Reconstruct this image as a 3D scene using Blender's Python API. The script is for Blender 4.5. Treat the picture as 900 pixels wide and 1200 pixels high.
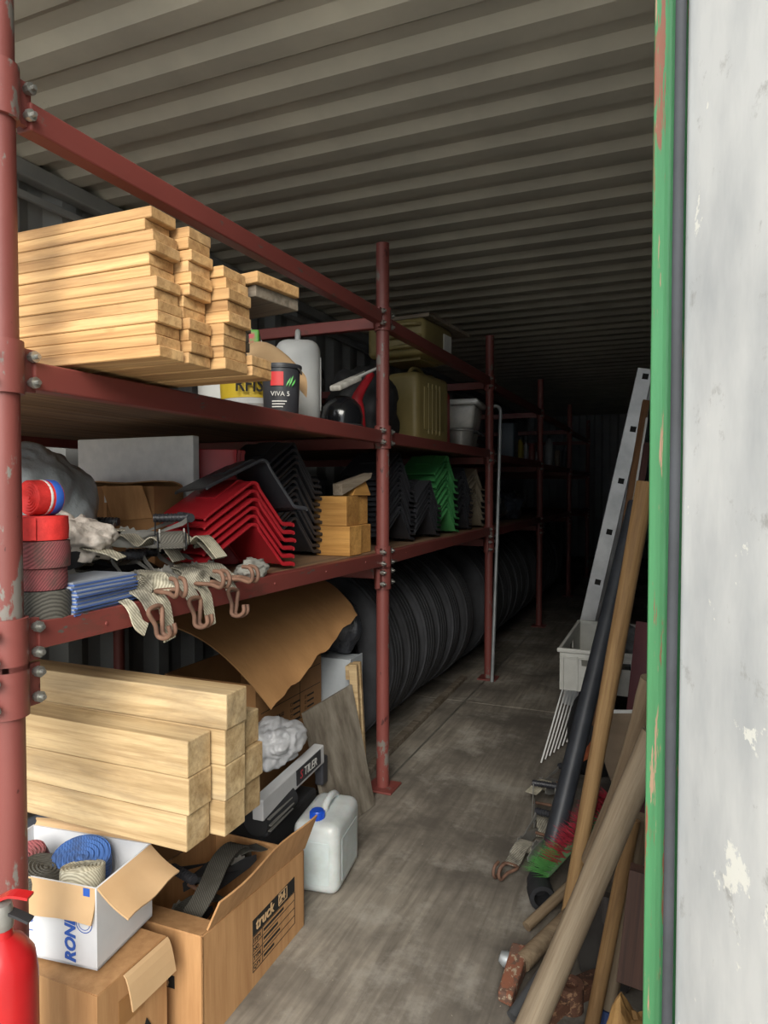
import bpy, bmesh, math, random
from mathutils import Vector, Matrix, Euler
random.seed(7)
for o in list(bpy.data.objects): bpy.data.objects.remove(o, do_unlink=True)
S = bpy.context.scene
COL = S.collection
R = math.radians
PI = math.pi
uni = random.uniform

# ---------------------------------------------------------------- camera
FPX, YAW, EYE = 800.0, math.atan(335/800), 1.115
PIT = math.atan(27/math.hypot(335, 800))
cam = bpy.data.cameras.new('camera'); camo = bpy.data.objects.new('camera', cam); COL.objects.link(camo)
cam.sensor_fit = 'VERTICAL'; cam.sensor_height = 36; cam.lens = FPX/1200*36
cam.clip_start = .01
camo.location = (0, 0, EYE); camo.rotation_euler = (PI/2-PIT, 0, YAW)
S.camera = camo

# ---------------------------------------------------------------- sky and exposure
W = bpy.data.worlds.new('overcast_sky'); S.world = W; W.use_nodes = True
bg = W.node_tree.nodes['Background']
wn = W.node_tree
tc = wn.nodes.new('ShaderNodeTexCoord'); sx = wn.nodes.new('ShaderNodeSeparateXYZ')
rp = wn.nodes.new('ShaderNodeValToRGB')
wn.links.new(tc.outputs['Generated'], sx.inputs[0]); wn.links.new(sx.outputs['Z'], rp.inputs[0])
rp.color_ramp.elements[0].position = 0; rp.color_ramp.elements[0].color = (.80, .86, .95, 1)
rp.color_ramp.elements[1].position = 1; rp.color_ramp.elements[1].color = (1, 1, 1, 1)
wn.links.new(rp.outputs[0], bg.inputs[0]); bg.inputs[1].default_value = 1.25
sl = bpy.data.lights.new('hazy_sun', 'SUN'); sl.energy = 3.2; sl.angle = R(35); sl.color = (1, .95, .86)
so = bpy.data.objects.new('hazy_sun', sl); COL.objects.link(so)
so.rotation_euler = Vector((-.30, .80, -.50)).to_track_quat('-Z', 'Y').to_euler()
vs = S.view_settings
vs.view_transform = 'Standard'; vs.look = 'None'; vs.gamma = 1; vs.use_curve_mapping = False
vs.exposure = 0.68
S.cycles.diffuse_bounces = 8; S.cycles.max_bounces = 14

# ---------------------------------------------------------------- pixel rays (900 x 1200 frame)
def ray(u, v):
    r, up = (u-450)/FPX, (600-v)/FPX
    fy = math.cos(PIT)+up*math.sin(PIT); z = -math.sin(PIT)+up*math.cos(PIT)
    s, c = math.sin(YAW), math.cos(YAW)
    return Vector((-s*fy+c*r, c*fy+s*r, z))
def P(u, v, x=None, y=None, z=None):
    d = ray(u, v)
    t = x/d.x if x is not None else y/d.y if y is not None else (z-EYE)/d.z
    return Vector((d.x*t, d.y*t, EYE+d.z*t))
def Yu(u, x): return P(u, 573, x=x).y
def Zv(u, v, x): return P(u, v, x=x).z

# ---------------------------------------------------------------- materials
def nt(name):
    m = bpy.data.materials.new(name); m.use_nodes = True
    t = m.node_tree; b = t.nodes['Principled BSDF']
    return m, t, b
def N(t, kind, **k):
    n = t.nodes.new('ShaderNode'+kind)
    for a, v in k.items(): setattr(n, a, v)
    return n
def vec(t, scale=(1, 1, 1), rnd=True):
    c = N(t, 'TexCoord'); mp = N(t, 'Mapping'); mp.inputs['Scale'].default_value = scale
    t.links.new(c.outputs['Object'], mp.inputs[0])
    if rnd:
        oi = N(t, 'ObjectInfo'); ml = N(t, 'Math', operation='MULTIPLY'); ml.inputs[1].default_value = 37.
        t.links.new(oi.outputs['Random'], ml.inputs[0]); t.links.new(ml.outputs[0], mp.inputs['Location'])
    return mp.outputs[0]
def noise(t, v, scale, detail=4, rough=.6, dist=0):
    n = N(t, 'TexNoise'); n.inputs['Scale'].default_value = scale; n.inputs['Detail'].default_value = detail
    n.inputs['Roughness'].default_value = rough; n.inputs['Distortion'].default_value = dist
    t.links.new(v, n.inputs['Vector']); return n.outputs['Fac']
def ramp(t, f, stops):
    r = N(t, 'ValToRGB'); e = r.color_ramp.elements
    while len(e) < len(stops): e.new(.5)
    for i, (p, c) in enumerate(stops):
        e[i].position = p; e[i].color = (*c, 1) if len(c) == 3 else c
    t.links.new(f, r.inputs[0]); return r.outputs[0]
def mix(t, f, a, b, mode='MIX'):
    m = N(t, 'Mix', data_type='RGBA', blend_type=mode)
    for s, i in ((f, 0), (a, 6), (b, 7)):
        if isinstance(s, (int, float)): m.inputs[i].default_value = s
        elif isinstance(s, tuple): m.inputs[i].default_value = (*s, 1)
        else: t.links.new(s, m.inputs[i])
    return m.outputs[2]
def bump(t, b, f, st=.3, dist=.005):
    n = N(t, 'Bump'); n.inputs['Strength'].default_value = st; n.inputs['Distance'].default_value = dist
    t.links.new(f, n.inputs['Height']); t.links.new(n.outputs[0], b.inputs['Normal'])
def srgb(h):
    h = h.lstrip('#'); c = [int(h[i:i+2], 16)/255 for i in (0, 2, 4)]
    return tuple(x/12.92 if x <= .04045 else ((x+.055)/1.055)**2.4 for x in c)
def setp(b, rough, metal=0, **k):
    b.inputs['Roughness'].default_value = rough; b.inputs['Metallic'].default_value = metal
    for a, v in k.items(): b.inputs[a.replace('_', ' ')].default_value = v
MATS = {}
def simple(name, c1, c2=None, scale=6, rough=.55, metal=0, bm=0, bs=60, lo=.35, hi=.7, stretch=(1, 1, 1), var=0, bd=.003, **k):
    if name in MATS: return MATS[name]
    m, t, b = nt(name); setp(b, rough, metal, **k)
    v = vec(t, stretch); c = srgb(c1)
    if c2:
        col = ramp(t, noise(t, v, scale, 5), [(lo, c), (hi, srgb(c2))])
    else:
        col = mix(t, 0., c, c)
    if var:
        oi = N(t, 'ObjectInfo'); mr = N(t, 'MapRange'); mr.inputs[3].default_value = 1-var; mr.inputs[4].default_value = 1+var
        t.links.new(oi.outputs['Random'], mr.inputs[0])
        h = N(t, 'HueSaturation'); t.links.new(mr.outputs[0], h.inputs['Value']); t.links.new(col, h.inputs['Color']); col = h.outputs[0]
    t.links.new(col, b.inputs['Base Color'])
    if bm: bump(t, b, noise(t, v, bs, 4), bm, bd)
    MATS[name] = m; return m
def wood(name, light, dark, axis=0, var=.12, rough=.75, knots=True, fine=38, stain=0):
    if name in MATS: return MATS[name]
    m, t, b = nt(name); setp(b, rough)
    sc = [fine]*3; sc[axis] = 2.2
    v = vec(t, tuple(sc)); v1 = vec(t, tuple(s*.25 for s in sc)); v2 = vec(t, (1, 1, 1))
    sf = [110]*3; sf[axis] = 3.5; vf = vec(t, tuple(sf))
    g = ramp(t, noise(t, v, 1, 6, .65, .6), [(.3, srgb(dark)), (.58, srgb(light))])
    gf = ramp(t, noise(t, vf, 1, 5, .7, .3), [(.32, (.66, .60, .54)), (.55, (1, 1, 1))])
    g = mix(t, .8, g, gf, 'MULTIPLY')
    g2 = ramp(t, noise(t, v1, 1, 3, .5, .8), [(.35, (.62, .55, .47)), (.6, (1, 1, 1))])
    col = mix(t, .75, g, g2, 'MULTIPLY')
    if knots:
        col = mix(t, ramp(t, noise(t, v2, 9, 2), [(.70, (0, 0, 0)), (.76, (.7, .7, .7))]), col, srgb(dark))
    if stain: 
        ss = [7]*3; ss[axis] = 1.6
        col = mix(t, ramp(t, noise(t, vec(t, tuple(ss)), 1, 6, .7, .5), [(.50, (0, 0, 0)), (.68, (stain, stain, stain))]), col, srgb('#6f6353'))
    oi = N(t, 'ObjectInfo'); mr = N(t, 'MapRange'); mr.inputs[3].default_value = 1-var; mr.inputs[4].default_value = 1+var
    t.links.new(oi.outputs['Random'], mr.inputs[0])
    h = N(t, 'HueSaturation'); t.links.new(mr.outputs[0], h.inputs['Value']); t.links.new(col, h.inputs['Color'])
    t.links.new(h.outputs[0], b.inputs['Base Color'])
    bump(t, b, noise(t, vf, 1, 6), .3, .002)
    MATS[name] = m; return m
def painted(name, base, chip, under, amount=.62, scale=14, rough=.5, fade=None, stretch=(1, 1, 1)):
    if name in MATS: return MATS[name]
    m, t, b = nt(name); setp(b, rough)
    v = vec(t, stretch)
    c = ramp(t, noise(t, v, 3.5, 4), [(.35, srgb(base)), (.7, srgb(fade or base))])
    c = mix(t, ramp(t, noise(t, v, scale, 6, .7), [(amount, (0, 0, 0)), (amount+.02, (1, 1, 1))]), c, srgb(chip))
    c = mix(t, ramp(t, noise(t, v, scale*2.3, 5, .7), [(amount+.04, (0, 0, 0)), (amount+.07, (1, 1, 1))]), c, srgb(under))
    t.links.new(c, b.inputs['Base Color']); bump(t, b, noise(t, v, 40, 4), .2, .002)
    MATS[name] = m; return m

# ---------------------------------------------------------------- mesh builder
def rotm(rx=0, ry=0, rz=0): return Euler((rx, ry, rz)).to_matrix().to_4x4()
def TR(loc=(0, 0, 0), rx=0, ry=0, rz=0): return Matrix.Translation(loc) @ rotm(rx, ry, rz)
class MB:
    def __init__(s): s.v = []; s.f = []; s.m = []; s.k = 0
    def add(s, vs, fs, T=None):
        o = len(s.v)
        for p in vs:
            p = Vector(p); s.v.append(T @ p if T else p)
        for f in fs: s.f.append([i+o for i in f]); s.m.append(s.k)
        return s
    def mat(s, k): s.k = k; return s
    def box(s, c, d, T=None):
        x, y, z = (q/2 for q in d); c = Vector(c)
        vs = [c+Vector((a*x, b*y, e*z)) for a, b, e in ((-1,-1,-1),(1,-1,-1),(1,1,-1),(-1,1,-1),(-1,-1,1),(1,-1,1),(1,1,1),(-1,1,1))]
        return s.add(vs, [(3,2,1,0),(4,5,6,7),(0,1,5,4),(1,2,6,5),(2,3,7,6),(3,0,4,7)], T)
    def hexa(s, p, T=None):
        return s.add(p, [(3,2,1,0),(4,5,6,7),(0,1,5,4),(1,2,6,5),(2,3,7,6),(3,0,4,7)], T)
    def prism(s, poly, h, T=None, z0=0):
        n = len(poly)
        vs = [(x, y, z0) for x, y in poly]+[(x, y, z0+h) for x, y in poly]
        fs = [tuple(reversed(range(n))), tuple(range(n, 2*n))]+[(i, (i+1) % n, n+(i+1) % n, n+i) for i in range(n)]
        return s.add(vs, fs, T)
    def lathe(s, prof, n=24, T=None, closed=False):
        vs = []; fs = []; k = len(prof)
        for i in range(n):
            a = 2*PI*i/n; c, q = math.cos(a), math.sin(a)
            vs += [(r*c, r*q, z) for r, z in prof]
        for i in range(n):
            j = (i+1) % n
            for e in range(k if closed else k-1):
                g = (e+1) % k
                fs.append((i*k+e, j*k+e, j*k+g, i*k+g))
        if not closed:
            if prof[0][0] > 1e-6: fs.append(tuple(i*k for i in reversed(range(n))))
            if prof[-1][0] > 1e-6: fs.append(tuple(i*k+k-1 for i in range(n)))
        return s.add(vs, fs, T)
    def tube(s, pts, r, n=10, T=None, caps=True, loop=False):
        pts = [Vector(p) for p in pts]; m = len(pts)
        rs = r if isinstance(r, (list, tuple)) else [r]*m
        tan = []
        for i in range(m):
            a = pts[(i-1) % m] if (loop or i > 0) else pts[i]; b = pts[(i+1) % m] if (loop or i < m-1) else pts[i]
            tan.append((b-a).normalized())
        up = Vector((0, 0, 1)) if abs(tan[0].z) < .9 else Vector((1, 0, 0))
        nrm = (up-tan[0]*up.dot(tan[0])).normalized(); vs = []
        for i in range(m):
            nrm = (nrm-tan[i]*nrm.dot(tan[i])).normalized(); bi = tan[i].cross(nrm)
            for k in range(n):
                a = 2*PI*k/n; vs.append(pts[i]+(nrm*math.cos(a)+bi*math.sin(a))*rs[i])
        fs = []
        for i in range(m if loop else m-1):
            j = (i+1) % m
            for k in range(n): fs.append((i*n+k, i*n+(k+1) % n, j*n+(k+1) % n, j*n+k))
        if caps and not loop: fs += [tuple(reversed(range(n))), tuple(range((m-1)*n, m*n))]
        return s.add(vs, fs, T)
    def ribbon(s, pts, side, w, th=.003, T=None):
        """strap: path pts, side vector (across), width, thickness"""
        pts = [Vector(p) for p in pts]; m = len(pts); vs = []; sd0 = side
        for i in range(m):
            t = (pts[min(i+1, m-1)]-pts[max(i-1, 0)]).normalized()
            sd = Vector(sd0[i] if isinstance(sd0, list) else sd0); sd = (sd-t*sd.dot(t)).normalized()
            n = t.cross(sd); ww = w[i] if isinstance(w, list) else w
            for a, b in ((-1, -1), (1, -1), (1, 1), (-1, 1)): vs.append(pts[i]+sd*a*ww/2+n*b*th/2)
        fs = [(3, 2, 1, 0), tuple(4*(m-1)+k for k in range(4))]
        for i in range(m-1):
            for k in range(4): fs.append((4*i+k, 4*i+(k+1) % 4, 4*i+4+(k+1) % 4, 4*i+4+k))
        return s.add(vs, fs, T)
    def grid(s, fn, nu, nv, th=0, T=None):
        """surface fn(a,b) a,b in 0..1, optionally thickened along its normals"""
        g = [[Vector(fn(i/(nu-1), j/(nv-1))) for j in range(nv)] for i in range(nu)]
        idx = lambda i, j: i*nv+j
        vs = [p for row in g for p in row]
        fs = [(idx(i, j), idx(i+1, j), idx(i+1, j+1), idx(i, j+1)) for i in range(nu-1) for j in range(nv-1)]
        if th:
            nn = []
            for i in range(nu):
                for j in range(nv):
                    a = g[min(i+1, nu-1)][j]-g[max(i-1, 0)][j]; b = g[i][min(j+1, nv-1)]-g[i][max(j-1, 0)]
                    nn.append(a.cross(b).normalized())
            o = len(vs); vs = vs+[p-n*th for p, n in zip(vs, nn)]
            fs = fs+[tuple(o+q for q in reversed(f)) for f in fs]
            rim = [idx(i, 0) for i in range(nu)]+[idx(nu-1, j) for j in range(1, nv)]+[idx(i, nv-1) for i in range(nu-2, -1, -1)]+[idx(0, j) for j in range(nv-2, 0, -1)]
            for a, b in zip(rim, rim[1:]+rim[:1]): fs.append((b, a, a+o, b+o))
        return s.add(vs, fs, T)
    def mesh(s, name, mats, bevel=0, smooth=None, seg=2):
        me = bpy.data.meshes.new(name)
        me.from_pydata([tuple(p) for p in s.v], [], s.f)
        mats = mats if isinstance(mats, (list, tuple)) else [mats]
        for q in mats: me.materials.append(q)
        me.polygons.foreach_set('material_index', s.m)
        bm = bmesh.new(); bm.from_mesh(me)
        bmesh.ops.recalc_face_normals(bm, faces=bm.faces)
        if bevel: bmesh.ops.bevel(bm, geom=[e for e in bm.edges if e.is_manifold and e.calc_face_angle(0) > .5], offset=bevel, segments=seg, affect='EDGES', profile=.5, clamp_overlap=True)
        bm.to_mesh(me); bm.free()
        if smooth is not None:
            for p in me.polygons: p.use_smooth = True
            me.set_sharp_from_angle(angle=R(smooth))
        me.update(); return me
    def build(s, name, mats, parent=None, loc=(0, 0, 0), rot=(0, 0, 0), bevel=0, smooth=None, seg=2):
        return link(s.mesh(name, mats, bevel, smooth, seg), name, parent, loc, rot)
def link(me, name, parent=None, loc=(0, 0, 0), rot=(0, 0, 0)):
    o = bpy.data.objects.new(name, me); COL.objects.link(o); o.parent = parent
    o.location = loc; o.rotation_euler = rot; return o
def tag(o, label, cat, group=None):
    o['label'] = label; o['category'] = cat
    if group: o['group'] = group
    return o
def struct(o, label=None, cat=None):
    o['kind'] = 'structure'
    if label: o['label'] = label
    if cat: o['category'] = cat
    return o
def thing(name, label, cat, loc=(0, 0, 0), rot=(0, 0, 0), group=None):
    o = bpy.data.objects.new(name, None); COL.objects.link(o); o.empty_display_size = .05
    o.location = loc; o.rotation_euler = rot; return tag(o, label, cat, group)
def dup(root, loc=None, rot=None, label=None, group=None):
    def cp(o, par):
        c = o.copy(); COL.objects.link(c); c.parent = par
        for ch in o.children: cp(ch, c)
        return c
    r = cp(root, None)
    if loc is not None: r.location = loc
    if rot is not None: r.rotation_euler = rot
    if label: r['label'] = label
    if group: r['group'] = group
    return r
def text(s, size, mat, parent, loc, rot, name='lettering', ext=.0004, shear=0, bold=0, align='LEFT', sx=1):
    c = bpy.data.curves.new(name, 'FONT'); c.body = s; c.size = size; c.extrude = ext; c.shear = shear; c.offset = bold
    c.align_x = align; c.resolution_u = 3
    t = bpy.data.objects.new('tmp', c); COL.objects.link(t)
    bpy.context.view_layer.update()
    me = bpy.data.meshes.new_from_object(t.evaluated_get(bpy.context.evaluated_depsgraph_get()))
    bpy.data.objects.remove(t, do_unlink=True); bpy.data.curves.remove(c)
    me.materials.clear(); me.materials.append(mat)
    o = link(me, name, parent, loc, rot); o.scale = (sx, 1, 1); return o
def bez(p0, p1, p2, p3, n=10):
    p0, p1, p2, p3 = map(Vector, (p0, p1, p2, p3)); r = []
    for i in range(n+1):
        t = i/n; q = 1-t; r.append(p0*q**3+p1*3*q*q*t+p2*3*q*t*t+p3*t**3)
    return r
def spline(ps, n=6):
    ps = [Vector(p) for p in ps]; out = []
    for i in range(len(ps)-1):
        a = ps[max(i-1, 0)]; b = ps[i]; c = ps[i+1]; d = ps[min(i+2, len(ps)-1)]
        for k in range(n):
            t = k/n
            out.append(.5*((2*b)+(c-a)*t+(2*a-5*b+4*c-d)*t*t+(3*b-a-3*c+d)*t**3))
    out.append(ps[-1]); return out

# ================================================================ the container
XL, XR, YF, YB, HC = -2.36, .03, .66, 12.0, 2.392
m_ceil = simple('roof_paint', '#bdbaae', '#a7a59c', 2.5, .6, bm=.25, bs=18)
t = m_ceil.node_tree; b = t.nodes['Principled BSDF']
src = b.inputs['Base Color'].links[0].from_socket
v = vec(t, (1, 1, 1), False)
rust = ramp(t, noise(t, v, 5, 6, .75), [(.685, (0, 0, 0)), (.70, (1, 1, 1))])
t.links.new(mix(t, rust, src, srgb('#4a3026')), b.inputs['Base Color'])
m_wall = simple('inner_wall_paint', '#9b9d9c', '#868989', 3, .6, bm=.15, bs=20)
m_floor, t, b = nt('worn_plywood_floor'); setp(b, .75)
v = vec(t, (1, 1, 1), False); vg = vec(t, (40, 3, 1), False)
c = ramp(t, noise(t, vg, 1, 6, .6, .5), [(.3, srgb('#6b645a')), (.7, srgb('#9a9285'))])
c = mix(t, ramp(t, noise(t, v, 2.2, 6, .65), [(.38, (.9, .9, .9)), (.6, (0, 0, 0))]), c, srgb('#565049'))
c = mix(t, ramp(t, noise(t, v, 4.5, 7, .7), [(.52, (0, 0, 0)), (.7, (.7, .7, .7))]), c, srgb('#aaa59b'))
c = mix(t, ramp(t, noise(t, v, 90, 3, .6), [(.70, (0, 0, 0)), (.74, (.7, .7, .7))]), c, srgb('#b5ab98'))
t.links.new(c, b.inputs['Base Color']); bump(t, b, noise(t, vg, 1, 6), .35, .003)
m_green = painted('green_gate_paint', '#3d7a4d', '#80503c', '#a08068', .57, 4, .45, '#488c5b', (16, 16, 1.1))
m_white = simple('door_white_paint', '#d3d4d2', '#b4b7b8', 7, .5, bm=.12, bs=9, lo=.35, hi=.68, stretch=(2, 2, .8))
t = m_white.node_tree; b = t.nodes['Principled BSDF']; src = b.inputs['Base Color'].links[0].from_socket
v = vec(t, (1, 1, 1), False)
c = mix(t, ramp(t, noise(t, v, 26, 6, .7), [(.60, (0, 0, 0)), (.70, (.6, .6, .6))]), src, srgb('#8f8d88'))
c = mix(t, ramp(t, noise(t, v, 15, 6, .7), [(.63, (0, 0, 0)), (.655, (.8, .8, .8))]), c, srgb('#efeee4'))
t.links.new(c, b.inputs['Base Color'])
m_gasket = simple('gasket_rubber', '#43464b', '#34363a', 12, .7)
m_ground = simple('yard_gravel', '#c6c2b6', '#b0aca0', 3, .9, bm=.5, bs=60)

def corr(n0, n1, pitch, depth, slope, flat_lo):
    """profile points (s, h) of a pressed corrugation"""
    pts = []; s = n0
    while s < n1:
        hi = pitch-2*slope-flat_lo
        pts += [(s, 0), (s+flat_lo, 0), (s+flat_lo+slope, depth), (s+flat_lo+slope+hi, depth)]
        s += pitch
    pts.append((s, 0)); return [(min(a, n1), h) for a, h in pts]
def sheet(name, pr, place, mat, th):
    mb = MB(); n = len(pr); vs = []
    for a, h in pr: vs += place(a, h)
    mb.add(vs, [(4*i+k, 4*i+(k+1) % 4, 4*i+4+(k+1) % 4, 4*i+4+k) for i in range(n-1) for k in range(4)]+[(0, 1, 2, 3), tuple(4*(n-1)+k for k in range(4))])
    return struct(mb.build(name, mat))
TH = .02
sheet('ceiling', corr(YF, YB+.1, .209, .026, .04, .075), lambda a, h: [(XL-.07, a, HC+h), (XR+.07, a, HC+h), (XR+.07, a, HC+h+TH), (XL-.07, a, HC+h+TH)], m_ceil, TH)
sheet('wall_left', corr(YF+.1, YB+.08, .278, .036, .068, .072), lambda a, h: [(XL-h, a, -.05), (XL-h, a, HC+.03), (XL-h-TH, a, HC+.03), (XL-h-TH, a, -.05)], m_wall, TH)
sheet('wall_right', corr(YF+.1, YB+.08, .278, .036, .068, .072), lambda a, h: [(XR+h, a, -.05), (XR+h, a, HC+.03), (XR+h+TH, a, HC+.03), (XR+h+TH, a, -.05)], m_wall, TH)
sheet('wall_back', corr(XL-.06, XR+.06, .25, .045, .03, .095), lambda a, h: [(a, YB+h, -.05), (a, YB+h, HC+.03), (a, YB+h+TH, HC+.03), (a, YB+h+TH, -.05)], m_wall, TH)
fl = struct(MB().box((XL/2+XR/2, (YF+YB)/2, -.06), (XR-XL+.2, YB-YF+.2, .06)).build('floor', simple('floor_bearer', '#2c2a27', rough=.9)))
# plywood sheets of the floor, with open joints
xs = [XL+.005, -.99, XR-.005]; ys = [YF]+[1.05+2.42*i for i in range(5)]+[YB]
for i in range(2):
    for j in range(len(ys)-1):
        a, b_, c_, d_ = xs[i]+.004, xs[i+1]-.004, ys[j]+.003, ys[j+1]-.003
        MB().box(((a+b_)/2, (c_+d_)/2, -.015), (b_-a, d_-c_, .03)).build('plywood_panel', m_floor, fl, bevel=.002, seg=1)
MB().box((-.99, 6.3, -.004), (.02, 11.2, .006)).build('joint_strip', simple('joint_steel', '#77746c', '#5d5a52', 8, .5, .4), fl)
# top side rails and front frame
for i, x in ((1, XL+.03), (2, XR-.005)):
    struct(MB().box((x, (YF+YB)/2, HC-.035), (.06 if i == 1 else .03, YB-YF, .066)).build('trim_%d' % i, m_wall, bevel=.008))
struct(MB().box((XL+.035, (YF+YB)/2, HC-.13), (.02, YB-YF-.1, .03)).build('trim_3', m_wall, bevel=.004))
pr = MB().prism([(-.0175, .66), (-.0168, .648), (-.0075, .643), (-.004, .640), (.002, .641), (.0025, .66), (.15, .66), (.15, .76), (-.0165, .76)], HC+.05, z0=-.05)
struct(pr.build('trim_4', m_green, bevel=.0012), 'green painted corner post of the doorway with orange rust chips', 'post')
struct(MB().box((XL-.09, .69, HC/2), (.16, .12, HC+.1)).build('trim_5', m_green, bevel=.006))
struct(MB().box(((XL+XR)/2, .65, HC+.06), (XR-XL+.34, .1, .14)).build('trim_6', m_green, bevel=.006))
struct(MB().box(((XL+XR)/2, .63, -.08), (XR-XL+.34, .07, .15)).build('trim_7', m_green, bevel=.006))
# open right-hand door: local x runs from hinge outwards, inner face at local y = 0 (faces -y local)
dr = bpy.data.objects.new('door_1', None); COL.objects.link(dr); struct(dr, 'open container door showing its white scuffed inner face', 'door')
dr.location = (.0035, .620, 0); dr.rotation_euler = (0, 0, R(-68))
MB().box((.583, .02, 1.145), (1.165, .03, 2.29)).build('door_panel', m_white, dr, bevel=.003)
MB().box((.60, .052, 1.145), (1.15, .03, 2.29)).build('outer_skin', m_green, dr, bevel=.003)
gk = MB()
gp = [(.002+.0008*math.sin(z*6)+.0006*math.sin(z*17+1), -.001, z) for z in [i*.06 for i in range(39)]]
gk.tube(gp, .0045, 8)
gk.build('gasket', m_gasket, dr, smooth=60)
gk = MB().tube([(1.17, 0, 0), (1.17, 0, 2.29)], .011, 8); gk.build('gasket', m_gasket, dr, smooth=60)
dl = bpy.data.objects.new('door_2', None); COL.objects.link(dl); struct(dl, 'unseen open container door added at the other side of the doorway to block sky light', 'door')
dl.location = (XL-.02, .612, 0); dl.rotation_euler = (0, 0, R(-97))  # left door is out of view, added to keep sky light off the left side
MB().box((.60, -.02, 1.145), (1.15, .03, 2.29)).build('door_panel', m_white, dl, bevel=.003)
MB().box((.60, -.052, 1.145), (1.17, .03, 2.31)).build('outer_skin', m_green, dl, bevel=.003)
struct(MB().box((-1, -20, -.21), (80, 60, .1)).build('ground', m_ground))

# ================================================================ scaffold-tube rack
m_red = painted('red_oxide_paint', '#6b3732', '#6d6862', '#47211f', .60, 9, .5, '#7b403a', (1, 1, .45))
m_beam = painted('red_oxide_beam', '#6a332e', '#6b3a33', '#55504a', .60, 14, .5, '#7c3c36', (1, .3, 1))
m_deck = wood('deck_board', '#94765a', '#6a5340', 1, .08)
m_bolt = simple('zinc_bolt', '#b5b5b0', '#8b8a85', 30, .35, .8)
PX = -.983; PYS = [.775, 2.335, 3.95, 5.65, 7.4, 9.15]
ZU, ZM, ZL = 1.733, 1.312, .868
rack = thing('scaffold_rack', 'red oxide painted scaffold tube rack with two long shelf decks along the wall', 'rack', (PX, PYS[0], 0))
def RL(x, y, z): return Vector((x-PX, y-PYS[0], z))
XB = -2.26
def clamp_mesh(k):
    mb = MB()
    mb.lathe([(.0245, -.042), (.031, -.042), (.031, .042), (.0245, .042)], 20, closed=True)
    for sgn in (-1, 1):
        if sgn == 1 and k == 0: continue      # tabs stand along y, bolts in x
        mb.box((.004, sgn*-.040 if k != 2 else sgn*.040, 0), (.012, .024, .07))
        mb.mat(1)
        for z in (-.02, .022):
            mb.lathe([(0, 0), (.007, 0), (.007, .006), (.0095, .006), (.0095, .014), (.004, .014), (.004, .022), (0, .022)], 8, TR((.010, sgn*-.042 if k != 2 else sgn*.042, z), ry=PI/2))
        mb.mat(0)
    return mb.mesh('clamp', [m_red, m_bolt], smooth=35)
cl_me = clamp_mesh(1)
def bar(mb, a, b_, w, h):
    a, b_ = Vector(a), Vector(b_); d = b_-a; s_ = d.cross(Vector((0, 0, 1))).normalized()*w/2; u_ = Vector((0, 0, h/2))
    mb.hexa([a-s_-u_, a+s_-u_, b_+s_-u_, b_-s_-u_, a-s_+u_, a+s_+u_, b_+s_+u_, b_-s_+u_])
post_me = MB().tube([(0, 0, .008), (0, 0, 2.02)], .0242, 20).mesh('post', m_red, smooth=40)
foot_me = MB().box((0, 0, .004), (.11, .11, .008)).mesh('base_plate', m_red, .002)
for i, y in enumerate(PYS):
    for x in (PX, XB):
        p = link(post_me, 'post', rack, RL(x, y, 0))
        link(foot_me, 'base_plate', p)
        for z in (ZU+.01, ZM, ZL, ZL-.075) if x == PX else ():
            link(cl_me, 'clamp', p, (0, 0, z))
    for z in (ZU, ZM-.02, ZL-.06):
        mb = MB(); bar(mb, RL(PX-.03, y-.0, z), RL(XB+.03, y-.0, z), .03, .042)
        mb.build('cross_beam', m_beam, rack, bevel=.003)
jz = [0, .012, .03, .03, .02, .02]
for i in range(5):
    y0, y1 = PYS[i]+.045, PYS[i+1]-.045
    for z, dz in ((ZU, (-.008, .012)), (ZM, (-.008, .0)), (ZL, (.006, -.006))):
        if i: dz = (0, .02) if z != ZL else (-.004, .01)
        for x in (PX, XB):
            mb = MB(); bar(mb, RL(x, y0, z+dz[0]), RL(x, y1, z+dz[1]), .034, .046)
            for q in range(5):
                yy = y0+(y1-y0)*(q+.5)/5
                if x == PX and z == ZL: mb.lathe([(0, 0), (.004, 0), (.004, .003), (0, .003)], 6, TR(RL(x+.0165, yy, z), ry=PI/2))
            mb.build('shelf_beam' if z != ZU else 'top_rail', m_beam, rack, bevel=.003)
    for z, dz in ((ZM+.023, 0), (ZL+.023, 0)):
        n = 6; w = (PX-.017-(XB+.017))/n
        for k in range(n):
            xc = PX-.017-w*(k+.5)
            MB().box(RL(xc, (y0+y1)/2, z-.0075), (w-.005, y1-y0+.085, .015)).build('deck_board', m_deck, rack, bevel=.0015, seg=1)
DM, DL = ZM+.024, ZL+.024     # top of the two decks

# ================================================================ common materials for things
m_pine = wood('fresh_pine', '#d0a873', '#a0774a', 0, .16, stain=.3)
m_pine2 = wood('pale_pine', '#c9b188', '#a0875f', 0, .08, fine=26, stain=.45)
m_wgrey = wood('weathered_wood', '#8c8274', '#5d554a', 0, .15)
m_brown = wood('brown_wood', '#9a7350', '#6b4a32', 0, .12)
m_card = simple('cardboard', '#b98e60', '#9f744a', 6, .85, bm=.15, bs=14, stretch=(9, 9, .8), var=.06, lo=.3, hi=.75)
m_card_in = simple('cardboard_inside', '#c2a37c', '#b39169', 4, .88, bm=.1, bs=20)
m_card_old = simple('old_cardboard', '#9c7349', '#7e5a38', 4, .85, bm=.2, bs=12)
m_black = simple('black_plastic', '#2c2d31', '#3b3c41', 8, .42, bm=.1, bs=50)
m_blackm = simple('black_matt', '#1e1f21', '#2b2c2f', 8, .7, bm=.2, bs=40)
m_gloss = simple('black_gloss', '#101114', rough=.15)
m_redp = simple('red_plastic', '#b0232c', '#9a1c26', 6, .42, bm=.06, bs=40)
m_greenp = simple('green_plastic', '#4f9a5c', '#3f8a50', 6, .45)
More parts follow.
